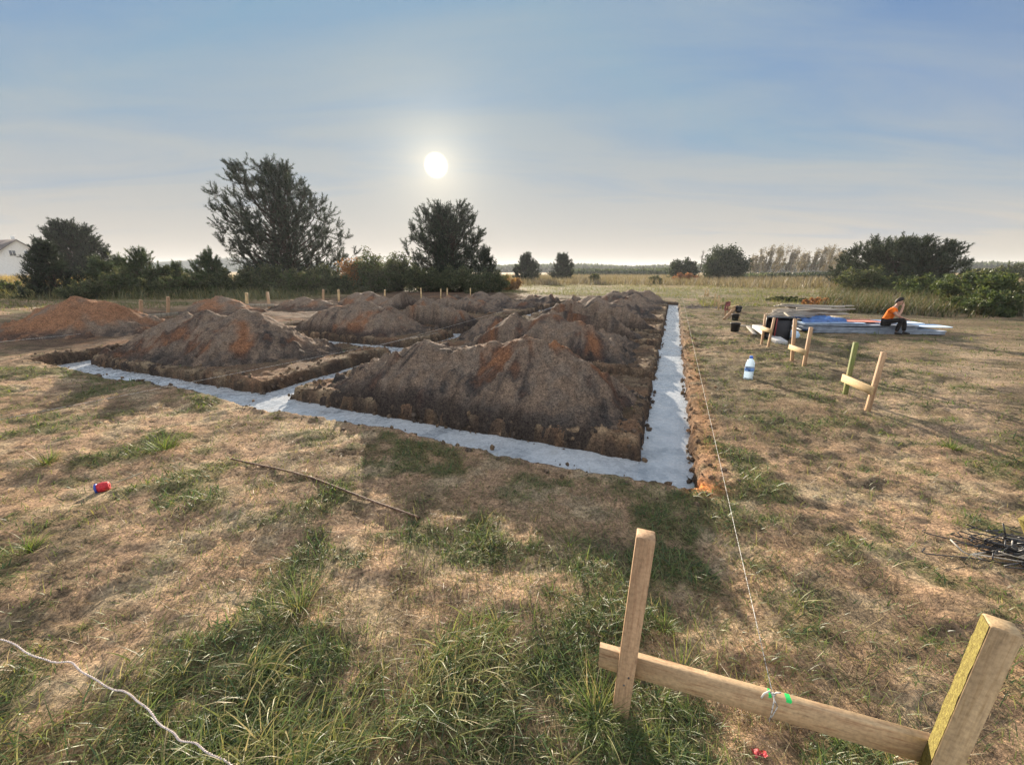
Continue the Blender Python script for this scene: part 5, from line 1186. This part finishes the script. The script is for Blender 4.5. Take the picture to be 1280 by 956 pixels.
# face: nose, eyes, ears, hair
def blob(name, c, r, mat, par, n=12):
    m = MB(); a = np.linspace(-math.pi / 2, math.pi / 2, 9); m.lathe([(math.cos(t_) * 1.0, math.sin(t_)) for t_ in a], n=n); m.v[0] = m.v[0] * np.array(r) * S + np.array(c) * S; return m.build(name, mat, par, True)
blob('nose', (.342, 0, .735), (.02, .014, .022), M_skin, root); blob('ear', (.235, -.086, .75), (.018, .012, .03), M_skin, root); blob('ear', (.235, .086, .75), (.018, .012, .03), M_skin, root)
for s_ in (-1, 1): blob('eye', (.323, s_ * .032, .768), (.008, .013, .008), M_hair, root)
blob('mouth', (.325, 0, .695), (.008, .024, .006), mat_plain('lips', (.3, .12, .1), .5), root)
m = MB(); a = np.linspace(-.35, math.pi / 2, 10); m.lathe([(math.cos(t_) * (1 + .03 * (i % 2)), math.sin(t_)) for i, t_ in enumerate(a)], n=16)
v_ = m.v[0] * np.array((.106, .096, .10)); v_[:, 2] += .0 * v_[:, 0]; v_ = np.stack([v_[:, 0] * .97 + v_[:, 2] * -.2, v_[:, 1], v_[:, 2] + v_[:, 0] * .55], 1); m.v[0] = (v_ + np.array((.23, 0, .795))) * S; m.build('hair', M_hair, root, True)
sh = [(-.01, 0, .09, .135), (.06, 0, .24, .135), (.11, 0, .40, .15), (.15, 0, .52, .12), (.175, 0, .575, .07), (.135, -.185, .495, .078), (.225, -.195, .40, .07), (.135, .185, .495, .078), (.20, .22, .38, .07)]
skin('shirt', sc_(sh), [(0, 1), (1, 2), (2, 3), (3, 4), (3, 5), (5, 6), (3, 7), (7, 8)], M_or, root)
tr = [(-.01, 0, .07, .125), (.03, -.095, .085, .10), (.42, -.15, .21, .078), (.385, -.15, -.02, .066), (.362, -.15, -.19, .055), (.03, .095, .085, .10), (.44, .14, .19, .078), (.48, .14, -.04, .066), (.50, .14, -.19, .055)]
skin('trousers', sc_(tr), [(0, 1), (1, 2), (2, 3), (3, 4), (0, 5), (5, 6), (6, 7), (7, 8)], M_tr, root)
for (x_, y_) in ((.36, -.15), (.50, .14)): skin('shoe', sc_([(x_ - .04, y_, -.235, .045, .045), (x_ + .06, y_, -.243, .045, .038), (x_ + .17, y_, -.25, .042, .028)]), [(0, 1), (1, 2)], M_sh, root)

# ------------------------------------------------------------------ air
if HAZE > 0:
    m = MB(); V = np.array([(x_, y_, z_) for x_ in (-2600, 2600) for y_ in (-2600, 2600) for z_ in (-1.6, 21)], float)
    m.add(V, [np.array([[0, 1, 3, 2], [4, 6, 7, 5], [0, 4, 5, 1], [2, 3, 7, 6], [0, 2, 6, 4], [1, 5, 7, 3]])])
    mt = bpy.data.materials.new('haze_material'); mt.use_nodes = True; nt = mt.node_tree; nt.nodes.clear(); ou = nt.nodes.new('ShaderNodeOutputMaterial'); pv = nt.nodes.new('ShaderNodeVolumePrincipled')
    pv.inputs['Color'].default_value = (.82, .86, .92, 1); pv.inputs['Density'].default_value = HAZE; pv.inputs['Anisotropy'].default_value = .3; nt.links.new(pv.outputs[0], ou.inputs['Volume'])
    tag(m.build('haze', mt), 'thin evening haze in the air', 'haze', kind='stuff')
